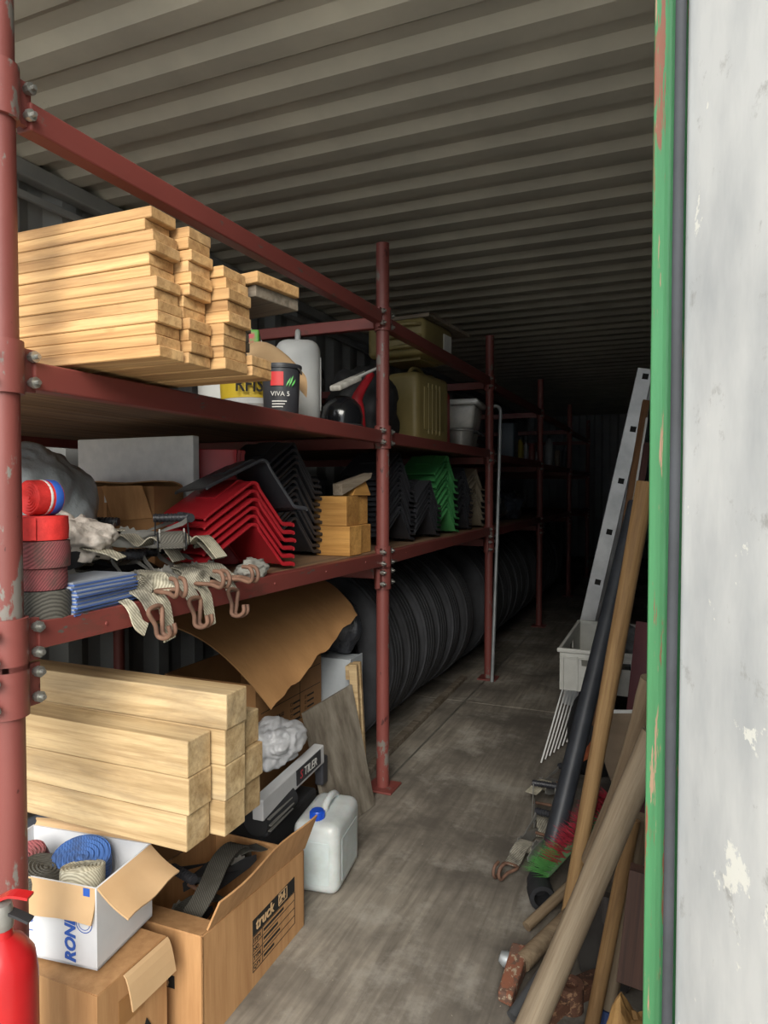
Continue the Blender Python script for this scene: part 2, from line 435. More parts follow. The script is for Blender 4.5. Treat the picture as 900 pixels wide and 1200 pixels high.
m_beigep = simple('beige_plastic', '#9a8f7c', '#857a68', 6, .5)
m_wplast = simple('white_plastic', '#d5d6d2', '#c3c5c2', 5, .4)
m_gplast = simple('grey_white_plastic', '#b4b6b5', '#9fa2a2', 4, .45, bm=.1, bs=25)
m_olive = simple('olive_paint', '#8a7c4e', '#75683f', 5, .5, bm=.15, bs=30)
m_steel = simple('dull_steel', '#94938e', '#75736e', 12, .45, .35)
m_zinc = simple('galvanised', '#a9adae', '#8c9192', 15, .45, .5)
m_rust = simple('rusty_steel', '#80604e', '#5a4236', 18, .75, .2, bm=.3, bs=60)
m_ink = simple('black_ink', '#15130f', rough=.8)
m_blue = simple('blue_ink', '#2452a8', rough=.7)
m_rubber = simple('tyre_rubber', '#26272a', '#35363a', 10, .8, bm=.3, bs=50, var=.25)
m_foam = simple('polystyrene', '#d2d4d5', '#c4c7c9', 30, .85, bm=.25, bs=120)
m_alu = simple('aluminium', '#c3c4c3', '#a5a7a7', 9, .45, .45)
m_yel = simple('yellow_label', '#c9ad2c', '#b59a22', 6, .55)
m_wpaper = simple('white_paper', '#dcdcd8', '#cfcfca', 6, .75)
from mathutils import noise as mnoise

def crumple(name, mats, radii, seed=0, amp=.25, freq=2.2, sub=4, flat=None, parent=None, loc=(0, 0, 0), rot=(0, 0, 0), ridge=.5, smooth=None):
    bm = bmesh.new(); bmesh.ops.create_icosphere(bm, subdivisions=sub, radius=1)
    off = Vector((seed*3.1, seed*1.7, seed*.9))
    for q in bm.verts:
        p = q.co.normalized()
        a = mnoise.noise(p*freq+off); dw = Vector((mnoise.noise(p*1.7+off), mnoise.noise(p*1.7-off), a))*.5; r_ = 1-2*math.sqrt(abs(mnoise.noise((p+dw)*freq*1.5+off*2))**2+.008)
        c_ = mnoise.noise(p*freq*3.3+off); k = 1+amp*(a*.9+ridge*.42*r_+ridge*.22*c_)
        w = p*k; w = Vector((w.x*radii[0], w.y*radii[1], w.z*radii[2]))
        if flat is not None and w.z < flat: w.z = flat+(w.z-flat)*.03
        q.co = w
    zmin = min(q.co.z for q in bm.verts)
    for q in bm.verts: q.co.z -= zmin
    me = bpy.data.meshes.new(name); bm.to_mesh(me); bm.free()
    for q in (mats if isinstance(mats, list) else [mats]): me.materials.append(q)
    for p in me.polygons: p.use_smooth = True
    if smooth: me.set_sharp_from_angle(angle=R(smooth))
    return link(me, name, parent, loc, rot)

# ================================================================ planks on the upper deck
ORDP = ['bottommost', 'second from bottom', 'third from bottom', 'fourth from bottom', 'fifth from bottom', 'sixth from bottom', 'seventh from bottom', 'eighth from bottom', 'ninth from bottom', 'tenth from bottom', 'eleventh from bottom', 'twelfth from bottom']
def plank_me(L, w, th, mat): return MB().box((-L/2, 0, th/2), (L, w, th)).mesh('plank', mat, .0015, None, 1)
def column(n, y0, w, z0, th, xe, label, group, mat=m_pine, L=1.25, jx=.012, lean=0):
    me = plank_me(L, w, th, mat)
    for k in range(n):
        o = link(me, 'plank', None, (xe+uni(-jx, jx)+lean*k, y0+w/2+uni(-.002, .002), z0+k*(th+.0004)), (0, 0, R(uni(-.12, .12))))
        tag(o, label % (ORDP[k] if k < n-1 else 'topmost'), 'plank', group)
    return z0+n*(th+.0004)
column(13, .900, .062, DM, .0187, -.772, 'fresh sawn pine plank, %s in the tall pile beside the rack post', 'front pile of pine planks', lean=-.002)
column(12, .968, .062, DM, .0193, -.775, 'fresh sawn pine plank, %s in the middle one of three pine piles', 'middle pile of pine planks')
column(9, 1.036, .072, DM+.0, .0203, -.742, 'fresh sawn pine plank, %s in the pine pile next to weathered planks', 'third pile of pine planks', jx=.008)
zz = column(2, 1.116, .07, DM, .019, -.735, 'pale pine plank, %s of two under the weathered planks', 'bottom pine planks', L=1.2)
zz = column(6, 1.116, .06, zz, .0185, -.79, 'weathered grey brown plank, %s in the short pile behind the pine', 'weathered planks', m_wgrey, 1.15)
o = MB().box((-.5, .065, .0115), (1.0, .13, .023)).build('wide_board', m_wgrey, loc=(-.74, 1.128, zz+.001), rot=(0, 0, R(-9)), bevel=.002)
tag(o, 'wide grey weathered board lying on the pile of weathered planks', 'board')
o = MB().box((-.5, .065, .011), (1.0, .13, .022)).build('wide_board', m_pine, loc=(-.73, 1.118, zz+.0245), rot=(0, 0, R(-8)), bevel=.002)
tag(o, 'wide pale board topmost on the grey weathered board', 'board')

# ================================================================ cans, buckets and canisters on the upper deck
def bucket(name, label, loc, r, h, body, band=None, bandz=(.3, .75), lid=None, handle=None, txt=None, hang=0, face=None):
    t_ = thing(name, label, 'bucket', loc, (0, 0, face if face is not None else math.atan2(-loc[1], -loc[0])))
    MB().lathe([(0, 0), (r*.86, 0), (r*.87, .004), (r*.97, h*.93), (r*1.04, h*.93), (r*1.04, h), (r*.98, h), (r*.96, h*.96), (0, h*.96)], 32).build('pail', body, t_, smooth=40)
    if band:
        a, b_ = bandz; ra, rb = r*(.87+.107*a)+.0012, r*(.87+.107*b_)+.0012
        MB().lathe([(ra, h*a), (rb, h*b_)], 32).build('label_band', band, t_, smooth=60)
    if lid: MB().lathe([(0, h*.965), (r*.9, h*.965), (r*1.06, h*.95), (r*1.06, h*1.01), (r*.95, h*1.02), (0, h*1.0)], 32).build('lid', lid, t_, smooth=40)
    if handle:
        MB().tube([(math.cos(a)*math.cos(hang)*0+math.sin(a)*math.sin(hang)*r, math.cos(a)*r*1.03, h*.86+math.sin(a)*math.cos(hang)*r*1.05) for a in [PI*i/14 for i in range(15)]], .003, 6).build('handle', handle, t_, smooth=60)
    return t_
t_ = bucket('paint_bucket', 'white paint bucket with a yellow label reading RFIS', (-1.27, 1.915, DM), .112, .215, m_gplast, m_yel, (.34, .72), None, None)
text('RFIS', .062, m_ink, t_, (.116, -.055, .09), (PI/2, 0, PI/2), sx=.8, bold=.001)
MB().lathe([(.1028, .02), (.1035, .055)], 32).build('print_band', simple('print_band', '#8a8275', '#5f6675', 40, .6), t_, smooth=60)
t_ = bucket('paint_tub', 'small black tub with a red square and a green leaf on its label', (-1.065, 1.755, DM), .058, .145, m_black, None, lid=m_black, handle=m_steel, hang=R(70))
fa = 0
def decal(parent, mat, r0, a0, a1, z0, z1, name):
    MB().grid(lambda p, q: ((r0+.0008)*math.cos(a0+(a1-a0)*p), (r0+.0008)*math.sin(a0+(a1-a0)*p), z0+(z1-z0)*q), 8, 2).build(name, mat, parent, smooth=60)
decal(t_, simple('red_print', '#c42b2b', rough=.5), .0565, -.55, .12, .082, .122, 'red_square')
mb = MB()
for a0, ln in ((.25, .03), (.4, .036), (.55, .026)):
    mb.grid(lambda p, q: (.0575*math.cos(a0+p*.25), .0575*math.sin(a0+p*.25)+(q-.5)*.007*math.sin(p*PI), .078+ln*p+(q-.5)*.003), 6, 3)
mb.build('leaf_print', simple('leaf_print', '#3f9a3a', rough=.5), t_)
text('VIVA 5', .019, m_wpaper, t_, (.0565, -.03, .052), (PI/2, 0, PI/2))
for k in range(3): decal(t_, m_wpaper, .0535, -.5, .3-.1*k, .036-.008*k, .039-.008*k, 'print_line')
# jerrycans
def jerry(name, label, loc, rz, w, d, h, mat, cat='canister', cap=None, group=None, rx=0, ry=0, bev=.03, ribs=True):
    t_ = thing(name, label, cat, loc, (rx, ry, rz), group)
    MB().box((0, 0, h/2), (w, d, h)).build('body', mat, t_, bevel=bev, smooth=60, seg=4)
    if ribs:
        for sx_ in (-1, 1):
            MB().box((sx_*(w/2), 0, h*.5), (.006, d*.62, h*.6)).build('side_panel', mat, t_, bevel=.0028, smooth=50)
    MB().tube(bez((0, -d*.28, h-.006), (0, -d*.26, h+.05), (0, d*.12, h+.05), (0, d*.16, h-.006)), .010, 8).build('handle', mat, t_, smooth=60)
    MB().lathe([(0, 0), (.022, 0), (.022, .022), (.02, .026), (0, .026)], 16, TR((0, d*.34, h-.004))).build('cap', cap or mat, t_, smooth=40)
    return t_
jerry('plastic_canister', 'large greyish white plastic canister standing behind the black tub', (-1.25, 2.18, DM), R(28), .16, .2, .315, m_gplast, bev=.045)
bucket('white_bucket', 'white plastic bucket with raised handle behind the grey canister', (-1.53, 2.16, DM), .13, .32, m_wplast, handle=m_wplast, hang=R(10))
cs = MB().grid(lambda a, b_: (.02*math.sin(b_*3), -.1+.2*a, .12*b_-.04*(a-.4)**2*6-.03*b_*b_), 10, 8, .004)
o = cs.build('cardboard_scrap', m_card_in, loc=(-1.125, 1.815, DM+.15), rot=(0, R(-20), R(-25)), smooth=50); o.location.z = DM+.152
tag(o, 'torn curved piece of pale cardboard above the yellow labelled bucket', 'cardboard')
o = MB().box((0, 0, .04), (.05, .11, .08)).build('packet', simple('green_packet', '#5a9a3f', '#b03a3a', 20, .5, lo=.5, hi=.62), loc=(-1.27, 1.915, DM+.2165), rot=(0, 0, R(30)), bevel=.006)
tag(o, 'small bright green packet lying on the paint bucket', 'packet')
# helmet-like shell
t_ = thing('helmet', 'glossy black rounded helmet beside the red spout', 'helmet', (-1.07, 2.175, DM), (0, 0, R(20)))
MB().lathe([(.056, 0), (.07, .006), (.074, .04), (.066, .075), (.045, .1), (.02, .112), (0, .115)], 24).build('shell', m_gloss, t_, smooth=50)
MB().tube([(math.cos(a)*.071, math.sin(a)*.071, .006) for a in [2*PI*i/24 for i in range(24)]], .005, 6, loop=True).build('rim', m_blackm, t_, smooth=60)
# red jug with spout
t_ = thing('funnel_jug', 'red plastic filling spout standing next to the rack post', 'funnel', (-1.09, 2.335, DM), (0, 0, R(-20)))
MB().lathe([(0, 0), (.036, 0), (.036, .01), (.03, .09), (.022, .12)], 16).build('base', m_redp, t_, smooth=50)
MB().tube(spline([(0, 0, .09), (.0, .004, .125), (.005, .03, .17), (.008, .075, .225)], 5), [.026-.0009*i for i in range(16)], 12).build('spout', m_redp, t_, smooth=50)
# caulking gun lying over the helmet
a, b_ = Vector((-1.06, 2.10, DM+.119)), Vector((-1.03, 2.45, DM+.25))
t_ = thing('caulking_gun', 'white caulking gun with a long rod lying across the black helmet', 'tool', a)
d = b_-a
q = d.to_track_quat('X', 'Z').to_matrix().to_4x4()
MB().box((.08, 0, .010), (.16, .045, .02), q).build('cartridge', simple('scuffed_white', '#cfcdc6', '#8d8a80', 25, .6), t_, bevel=.006)
MB().tube([q @ Vector((.15, 0, .012)), q @ Vector((d.length, 0, .012))], .006, 8).build('rod', m_wplast, t_, smooth=60)
MB().tube([q @ Vector((.15, .014, .016)), q @ Vector((.25, .014, .016))], .004, 6).build('guide_rod', m_steel, t_, smooth=60)
# black mudguards
def mudguard(loc, rz, r, w, label, a0=10, a1=115, group=None):
    mb = MB()
    mb.grid(lambda p, q: (math.cos(R(a0+(a1-a0)*p))*r, (q-.5)*w, math.sin(R(a0+(a1-a0)*p))*r), 18, 2, .005)
    for s in (-1, 1): mb.grid(lambda p, q: (math.cos(R(a0+(a1-a0)*p))*(r-.03*q), s*w/2, math.sin(R(a0+(a1-a0)*p))*(r-.03*q)), 18, 2, .004)
    zs = min(p.z for p in mb.v)
    for p in mb.v: p.z -= zs
    o = mb.build('mudguard', m_blackm, loc=loc, rot=(0, 0, rz), smooth=40); return tag(o, label, 'mudguard', group)
mudguard((-1.62, 2.75, DM), R(-65), .36, .3, 'black curved plastic mudguard leaning beside the olive canisters', 5, 95)
o = crumple('tarpaulin', m_blackm, (.14, .18, .17), 3, .3, flat=-.12, loc=(-1.2, 2.62, DM)); tag(o, 'crumpled black tarpaulin heap between the rack post and the olive canister', 'tarpaulin')
# olive canisters
t_ = jerry('fuel_canister', 'olive steel fuel canister standing upright under another one', (-1.13, 3.13, DM), R(-8), .17, .34, .33, m_olive, bev=.03, ribs=True)
for k in range(4): MB().box((.087, -.06+.04*k, .165), (.006, .012, .24)).build('rib', m_olive, t_, bevel=.0028)
t_ = thing('fuel_canister', 'olive steel fuel canister lying on its side on top with a white sticker', 'canister', (-1.165, 3.12, DM+.385), (0, 0, R(-6)))
MB().box((0, 0, .1), (.30, .34, .17)).build('body', m_olive, t_, bevel=.03, smooth=60, seg=4)
for k in (-.05, 0, .05): MB().tube(bez((.13, -.165+0*k, .1+k), (.13, -.21, .1+k), (-.02, -.21, .1+k), (-.03, -.165, .1+k), 8), .009, 8).build('handle', m_olive, t_, smooth=60)
MB().box((.1525, .09, .1), (.003, .09, .09)).build('sticker', m_wpaper, t_)
MB().box((0, 0, .012), (.2, .2, .016)).build('lower_seam', m_olive, t_)
jerry('fuel_canister', 'red plastic fuel canister squeezed behind the olive canister', (-1.16, 3.42, DM), R(-5), .15, .17, .3, m_redp, bev=.025)
o = MB().box((0, 0, .008), (.3, .5, .016)).build('grey_board', m_wgrey, loc=(-1.14, 3.22, DM+.571), rot=(0, R(0), R(-6)), bevel=.002); tag(o, 'grey board lying on top of the olive canisters', 'board')
# white tub on steel pans
for k, (x, y, r) in enumerate(((-1.06, 3.62, .075), (-1.08, 3.80, .07))):
    t_ = thing('steel_pan', ['dull steel pan under the white tub, close to the red canister', 'dull steel pan under the white tub, close to the rack post'][k], 'pan', (x, y, DM), group='steel pans under the white tub')
    MB().lathe([(0, 0), (r*.75, 0), (r*.95, .10), (r*1.05, .105), (r*1.05, .11), (r*.9, .108), (r*.7, .01), (0, .008)], 24).build('bowl', m_steel, t_, smooth=40)
    MB().tube([(r, 0, .1), (r+.02, 0, .1), (r+.035, .0, .085)], .006, 6).build('handle', m_blackm, t_)
t_ = thing('storage_tub', 'white plastic tub with a flat lid stacked on steel pans', 'tub', (-1.10, 3.70, DM+.113), (0, 0, R(6)))
MB().hexa([(-.1, -.12, 0), (.1, -.12, 0), (.1, .12, 0), (-.1, .12, 0), (-.12, -.14, .13), (.12, -.14, .13), (.12, .14, .13), (-.12, .14, .13)]).build('body', simple('cloudy_plastic', '#b9b8b2', '#8f8e8a', 14, .35), t_, bevel=.015, smooth=60)
MB().box((0, 0, .145), (.27, .31, .03)).build('lid', m_wplast, t_, bevel=.01, smooth=60)
# bottles further back
def bottle(u, v0, v1, wpx, x, col, label, z0=DM, box=False, name='bottle', cat='bottle'):
    y = Yu(u, x); dep = -x*math.sin(YAW)+y*math.cos(YAW); r = wpx/2*dep/FPX; h = (v1-v0)*dep/FPX
    t_ = thing(name, label, cat, (x, y, z0))
    m = simple('bottle_'+col, col, rough=.4)
    if box: MB().box((0, 0, h/2), (r*1.6, r*2, h)).build('body', m, t_, bevel=.012, smooth=60)
    else: MB().lathe([(0, 0), (r*.9, 0), (r, r*.1), (r, h*.68), (r*.8, h*.8), (r*.35, h*.88), (r*.35, h*.92), (0, h*.92)], 16).build('body', m, t_, smooth=40)
    MB().lathe([(0, h*.921 if not box else h*.99), (r*.4, h*.921 if not box else h*.99), (r*.4, h*1.02), (0, h*1.02)], 12).build('cap', m_black, t_, smooth=40)
    return t_
bottle(595, 487, 530, 24, -1.10, '#4a5560', 'tall blue grey canister behind the galvanised pipe', box=True, name='canister', cat='canister')
bottle(609, 503, 532, 9, -1.08, '#a3922c', 'yellow plastic bottle with black cap in the dark shelf bay')
bottle(616, 507, 534, 6, -1.08, '#8d8f92', 'slim light grey bottle next to the yellow bottle')
bottle(623, 507, 534, 8, -1.09, '#7a3a38', 'dark red bottle in the dark shelf bay')
bottle(629.5, 518, 536, 5, -1.06, '#b8babd', 'small white bottle just before the third rack post')
bottle(643, 500, 538, 10, -1.10, '#8e9090', 'tall light grey bottle behind the third rack post')
bottle(653, 515, 538, 7, -1.10, '#8b7a66', 'tan flat canister at the far end of the deck', box=True, name='canister', cat='canister')
bottle(661, 508, 538, 5, -1.12, '#43484e', 'dark slim bottle at the far end of the deck')
# galvanised pipe hooked beside the second rack post
pp = [(-.942, 3.875, .004), (-.93, 3.93, .8), (-.925, 3.985, 1.55)]+[Vector((-.925-.03*(1-math.cos(a)), 3.987, 1.58+.035*math.sin(a))) for a in (0, .5, 1, 1.57, 2.2)]
o = MB().tube(pp, .0105, 10).build('galvanised_pipe', m_zinc, smooth=50); tag(o, 'long galvanised pipe with a bent hook end leaning by the second rack post', 'pipe')

# ================================================================ lower deck: things
ORD = ['bottommost', 'second from the bottom', 'third from the bottom', 'fourth from the bottom', 'fifth from the bottom', 'sixth from the bottom', 'seventh from the bottom', 'eighth from the bottom', 'ninth from the bottom', 'tenth from the bottom', 'eleventh from the bottom', 'twelfth from the bottom', 'thirteenth from the bottom', 'fourteenth from the bottom']
def ords(n): return [ORD[k] if k < n-1 else 'topmost' for k in range(n)]
# ---- webbing material
def webbing(name, c1, c2):
    if name in MATS: return MATS[name]
    m, t, b = nt(name); setp(b, .9)
    v = vec(t); w = N(t, 'TexWave', wave_type='BANDS', bands_direction='DIAGONAL'); w.inputs['Scale'].default_value = 90; w.inputs['Distortion'].default_value = 1.5
    t.links.new(v, w.inputs['Vector'])
    c = ramp(t, w.outputs['Fac'], [(.2, srgb(c2)), (.7, srgb(c1))])
    c = mix(t, ramp(t, noise(t, v, 22, 5), [(.45, (0, 0, 0)), (.72, (.85, .85, .85))]), c, srgb('#3d3a33'))
    t.links.new(c, b.inputs['Base Color']); bump(t, b, w.outputs['Fac'], .4, .001); MATS[name] = m; return m
w_grey = webbing('grey_webbing', '#a49f90', '#7d786a'); w_pale = webbing('pale_webbing', '#c9c3ae', '#a09a86')
w_dark = webbing('dark_webbing', '#55534c', '#3a3833'); w_red = webbing('red_webbing', '#b23a3a', '#8a2a2c')
w_rose = webbing('rose_webbing', '#8a4a4c', '#6a3538'); w_blue = webbing('blue_webbing', '#4a6fae', '#375a94'); w_bright = simple('bright_red_webbing', '#d3302c', '#b82420', 60, .7, bm=.3, bs=150)

def roll(r, h, mats, name='strap_roll', wob=.0):
    """coil of strap, axis z; grooves on the end faces"""
    prof = [(0, 0)]; k = 6
    for i in range(k):
        a = r*(i+.5)/k; prof += [(a, .0), (a+r/k*.3, .0025)]
    prof += [(r, .001), (r+.001, h*.5), (r, h-.001)]
    for i in reversed(range(k)):
        a = r*(i+.5)/k; prof += [(a+r/k*.3, h-.0025), (a, h)]
    prof.append((0, h))
    return MB().lathe(prof, 28)
rx, ry = -1.015, .868; z = DL
for k, (m, h, r, lab) in enumerate(((w_dark, .050, .049, 'dirty dark strap coil at the bottom of the coil stack beside the rack post'), (w_rose, .038, .042, 'dull dark red strap coil second lowest in the coil stack'), (w_rose, .047, .047, 'wide faded red strap coil in the middle of the coil stack'), (w_bright, .042, .045, 'bright red strap coil with a blue white label in the coil stack'))):
    t_ = thing('strap_coil', lab, 'strap coil', (rx, ry, z+.001), (0, 0, 2+k), 'strap coils beside the rack post')
    roll(r, h, m).build('coil', m, t_, smooth=45)
    MB().ribbon([(r+.002, -.02, h/2), (r+.004, 0, h/2), (r+.001, .022, h/2)], (0, 0, 1), h*.9, .002).build('loose_end', m, t_)
    if k == 3:
        decal(t_, m_blue, r+.001, R(-100), R(-75), .002, h-.002, 'blue_label'); decal(t_, m_wpaper, r+.0014, R(-100), R(-75), h*.35, h*.6, 'white_stripe')
    z += h+.0005
t_ = thing('strap_coil', 'red and blue strap coil lying on its edge topmost in the coil stack', 'strap coil', (rx+.005, ry+.025, z+.032), (R(90), 0, R(-5)), 'strap coils beside the rack post')
roll(.030, .05, w_bright).build('coil', w_bright, t_, smooth=45)
MB().lathe([(.0305, .002), (.0312, .003), (.0312, .017), (.0305, .018)], 24).build('blue_band', m_blue, t_, smooth=50)
MB().lathe([(.0305, .022), (.0312, .023), (.0312, .027), (.0305, .028)], 24).build('white_band', m_wpaper, t_, smooth=50)

# ---- grey plastic sack, foam panel, carton
m_sack = simple('grey_film', '#8d9396', '#72787b', 5, .26, bm=.45, bs=16, bd=.012)
o = crumple('plastic_sack', m_sack, (.135, .135, .175), 11, .22, 1.6, 5, -.15, loc=(-1.40, 1.18, DL), ridge=.7); tag(o, 'bulging grey plastic sack tied at the back of the lower deck', 'sack')
o = MB().box((0, 0, .19), (.44, .028, .38)).build('foam_panel', m_foam, loc=(-1.477, 1.605, DL+.001), rot=(0, 0, 0), bevel=.003); tag(o, 'pale grey polystyrene panel standing upright behind the small open carton', 'panel')
#o = MB().box((0, 0, .17), (.025, .06, .34)).build('foam_panel', m_foam, loc=(-1.228, 1.70, DL+.001), bevel=.003); tag(o, 'narrow white polystyrene strip standing beside the red protectors', 'panel')
def carton(name, label, loc, rz, w, d, h, mat=m_card, inside=m_card_in, th=.004, flaps=(), cat='box', lip=None, group=None):
    """open carton; flaps: (side, length, angle from vertical-outwards deg)"""
    t_ = thing(name, label, cat, loc, (0, 0, rz), group)
    mb = MB()
    mb.box((0, 0, th/2), (w, d, th))
    for s in (-1, 1):
        mb.box((s*(w/2-th/2), 0, h/2), (th, d, h)); mb.box((0, s*(d/2-th/2), h/2), (w-2*th, th, h))
    body = mb.build('carton_body', mat, t_)
    for side, L, ang, *sk in flaps:
        a = R(ang); sk = sk[0] if sk else 0
        f_ = MB(); W_ = (d if side in 'lr' else w)-.006
        def fn(p, q): return ((p-.5)*W_+sk*q, L*q*math.sin(a)+.004*math.sin(q*PI)*math.cos(a), L*q*math.cos(a)-.004*math.sin(q*PI)*math.sin(a)+.003*math.sin(p*9)*q)
        f_.grid(fn, 9, 6, .0035)
        T = {'f': TR((0, -d/2, h), rz=PI), 'b': TR((0, d/2, h)), 'r': TR((w/2, 0, h), rz=-PI/2), 'l': TR((-w/2, 0, h), rz=PI/2)}[side]
        for i_, p in enumerate(f_.v): f_.v[i_] = T @ p
        f_.build('flap', [inside], body, smooth=40)
    return t_
t_ = carton('carton', 'small brown carton with an open folded flap in front of the foam panel', (-1.45, 1.515, DL), 0, .34, .12, .235, m_card_old, m_card, flaps=(('b', .06, -80),))
MB().box((-.0, -.0615, .12), (.012, .001, .235)).build('seam', m_card, t_)
MB().hexa([(.03, -.064, .14), (.168, -.064, .15), (.168, -.062, .15), (.03, -.062, .14), (.01, -.085, .235), (.15, -.085, .237), (.15, -.082, .237), (.01, -.082, .235)]).build('hanging_flap', m_card, t_)
MB().box((.004, -.0622, .205), (.012, .0012, .03)).build('printed_label', m_wpaper, t_)

# ---- edge protectors
def protector_me(mat, W=.19, dl=.165, hl=.082, dr=.095, hr=.112, fl=.045, th=.005, ribs=7):
    prof = spline([(-dl, -hl-.012), (-dl+.012, -hl), (-.035, -.012), (-.012, .0), (.006, -.004), (.02, -.025), (dr, -hr), ], 4)
    prof = [(p[0], p[1]) for p in [(q.x, q.y) for q in [Vector((a.x, a.y, 0)) if len(a) == 3 else Vector((a[0], a[1], 0)) for a in prof]]]
    prof += [(dr+.006, -hr-.004), (dr+fl, -hr-.006), (dr+fl+.002, -hr-.010)]
    mb = MB()
    path = [Vector((0, a, b_)) for a, b_ in prof]
    mb.ribbon([p+Vector((-W/2, 0, 0)) for p in path], (1, 0, 0), W, th)
    # raised centre channel and edge beads
    mb.ribbon([p+Vector((-W/2, 0, .004)) for p in path[6:-3]], (1, 0, 0), W*.42, th)
    for x in (-.003, -W+.003): mb.tube([p+Vector((x, 0, -.003)) for p in path], .004, 6)
    for k in range(ribs):
        mb.box((-W*(k+.5)/ribs, dr+fl*.5, -hr-.003), (W/ribs*.45, fl*.92, .005))
        mb.box((-W*(k+.5)/ribs, dr+fl+.002, -hr-.008), (W/ribs*.45, .006, .010))
    return mb.mesh('edge_protector', mat, smooth=35)
def prsp(p): return p
HRT = .1335
me_r = protector_me(m_redp); me_b = protector_me(m_black, ribs=9); me_g = protector_me(m_greenp); me_t = protector_me(m_beigep)
def pstack(me, n, x, y, dz, what, group, rz=0, jx=.006, z0=DL, sk=(0, 0), skip=None):
    for k, on in enumerate(ords(n)):
        o = link(me, 'edge_protector', None, (x+uni(-jx, jx)+sk[0]*k, y+uni(-.0015, .0015)+sk[1]*k, z0+HRT+k*dz), (0, 0, rz+R(uni(-.4, .4))))
        tag(o, what % on, 'edge protector', group)
pstack(me_r, 6, -1.028, 1.565, .0225, 'red plastic edge protector, %s in the red stack', 'red edge protectors in the stack', R(-16), jx=.003)
o = link(me_b, 'edge_protector', None, (-1.01, 1.585, DL+HRT+.172), (R(-6), R(-4), R(-26))); tag(o, 'single black edge protector tilted on top of the red stack', 'edge protector')
pstack(me_b, 13, -1.125, 1.945, .0203, 'black edge protector, %s in the tall stack beside the red ones', 'black edge protectors in the tall stack', R(-6))
pstack(me_b, 12, -1.345, 1.96, .0203, 'black edge protector, %s in the rearmost black stack', 'black edge protectors at the back', R(-3))
# upright red protectors standing on edge
for k in range(3):
    o = link(me_r, 'edge_protector', None, (-1.245+.022*k, 1.44+.03*k, DL+.205), (R(-38), R(82), R(12)))
    o.location = (-1.37, 1.632+.02*k, DL+.3455); o.rotation_euler = (0, R(-90), R(90)); o.scale = (1.8, 1, 1)
    tag(o, 'red edge protector standing on end behind the red stack, %s' % ['nearest the foam panel', 'between the two others', 'furthest from the foam panel'][k], 'edge protector', 'red edge protectors standing on end')
# bay two
def bay2(me, n, y, x, dz, what, group, rz=0): pstack(me, n, x, y, dz, what, group, rz)
bay2(me_b, 13, 2.665, -1.04, .0205, 'black edge protector, %s in the stack just past the rack post', 'black edge protectors in the second bay', R(-3))
bay2(me_b, 7, 2.985, -1.02, .0225, 'black edge protector, %s in the low stack before the green ones', 'low black stack in the second bay', R(-2))
bay2(me_g, 9, 3.30, -1.03, .033, 'green plastic edge protector, %s in the green stack', 'green edge protectors', R(-4))
bay2(me_b, 11, 3.61, -1.04, .0215, 'black edge protector, %s in the stack beside the beige ones', 'third black stack in the second bay', R(-4))
bay2(me_t, 7, 3.915, -1.05, .036, 'beige plastic edge protector, %s in the beige stack', 'beige edge protectors', R(-8))
# small ribbed black crate
t_ = thing('small_crate', 'small ribbed black plastic crate behind the wooden blocks', 'crate', (-1.36, 2.42, DL), (0, 0, R(12)))
mb = MB(); mb.box((0, 0, .004), (.13, .13, .008))
for s in (-1, 1): mb.box((s*.063, 0, .14), (.004, .13, .28)); mb.box((0, s*.063, .14), (.122, .004, .28))
mb.build('crate_body', m_black, t_)
for k in range(7):
    MB().box((.067, -.054+.018*k, .15), (.005, .005, .25)).build('rib', m_black, t_); MB().box((-.054+.018*k, -.067, .15), (.005, .005, .25)).build('rib', m_black, t_)
MB().box((0, 0, .272), (.145, .145, .014)).build('rim', m_black, t_) 
# timber blocks
m_block = wood('orange_pine', '#cf9d56', '#b07f3e', 0, .08, fine=24)
bl = [(2.135, 0, 'pale timber block, bottom left of four beside the rack post', .13), (2.236, 0, 'pale timber block, bottom of four and touching the rack post side', .12), (2.135, 1, 'pale timber block stacked on the bottom left block', .125), (2.236, 1, 'pale timber block stacked on the block next to the rack post', .115)]
for y, k, lab, L in bl:
    o = MB().box((-L/2, 0, .051), (L, .095, .1015)).build('timber_block', m_block, loc=(-1.0-.012*k-.01*(y > 2.2), y, DL+k*.1025), rot=(0, 0, R(uni(-2, 2))), bevel=.002); tag(o, lab, 'wood block', 'timber blocks beside the rack post')
o = MB().prism([(-.07, 0), (.06, 0), (.02, .055), (-.03, .045)], .08).build('wood_wedge', m_block, loc=(-1.0, 2.25, DL+.206), rot=(PI/2, 0, PI/2-.1), bevel=.002); o.location = (-1.09, 2.225, DL+.206); tag(o, 'pale wooden wedge with a peaked top on the stacked blocks', 'wood block')
o = MB().hexa([(0, -.02, 0), (.17, -.02, .055), (.17, .02, .055), (0, .02, 0), (0, -.02, .04), (.18, -.02, .075), (.18, .02, .075), (0, .02, .04)]).build('wood_offcut', m_wgrey, loc=(-1.045, 2.105, DL+.2065), rot=(0, 0, R(62)), bevel=.002)
o.location = (-1.045, 2.085, DL+.2065); o.rotation_euler = (0, R(-2), R(78)); tag(o, 'grey weathered offcut lying slanted on the pale timber blocks', 'wood offcut')

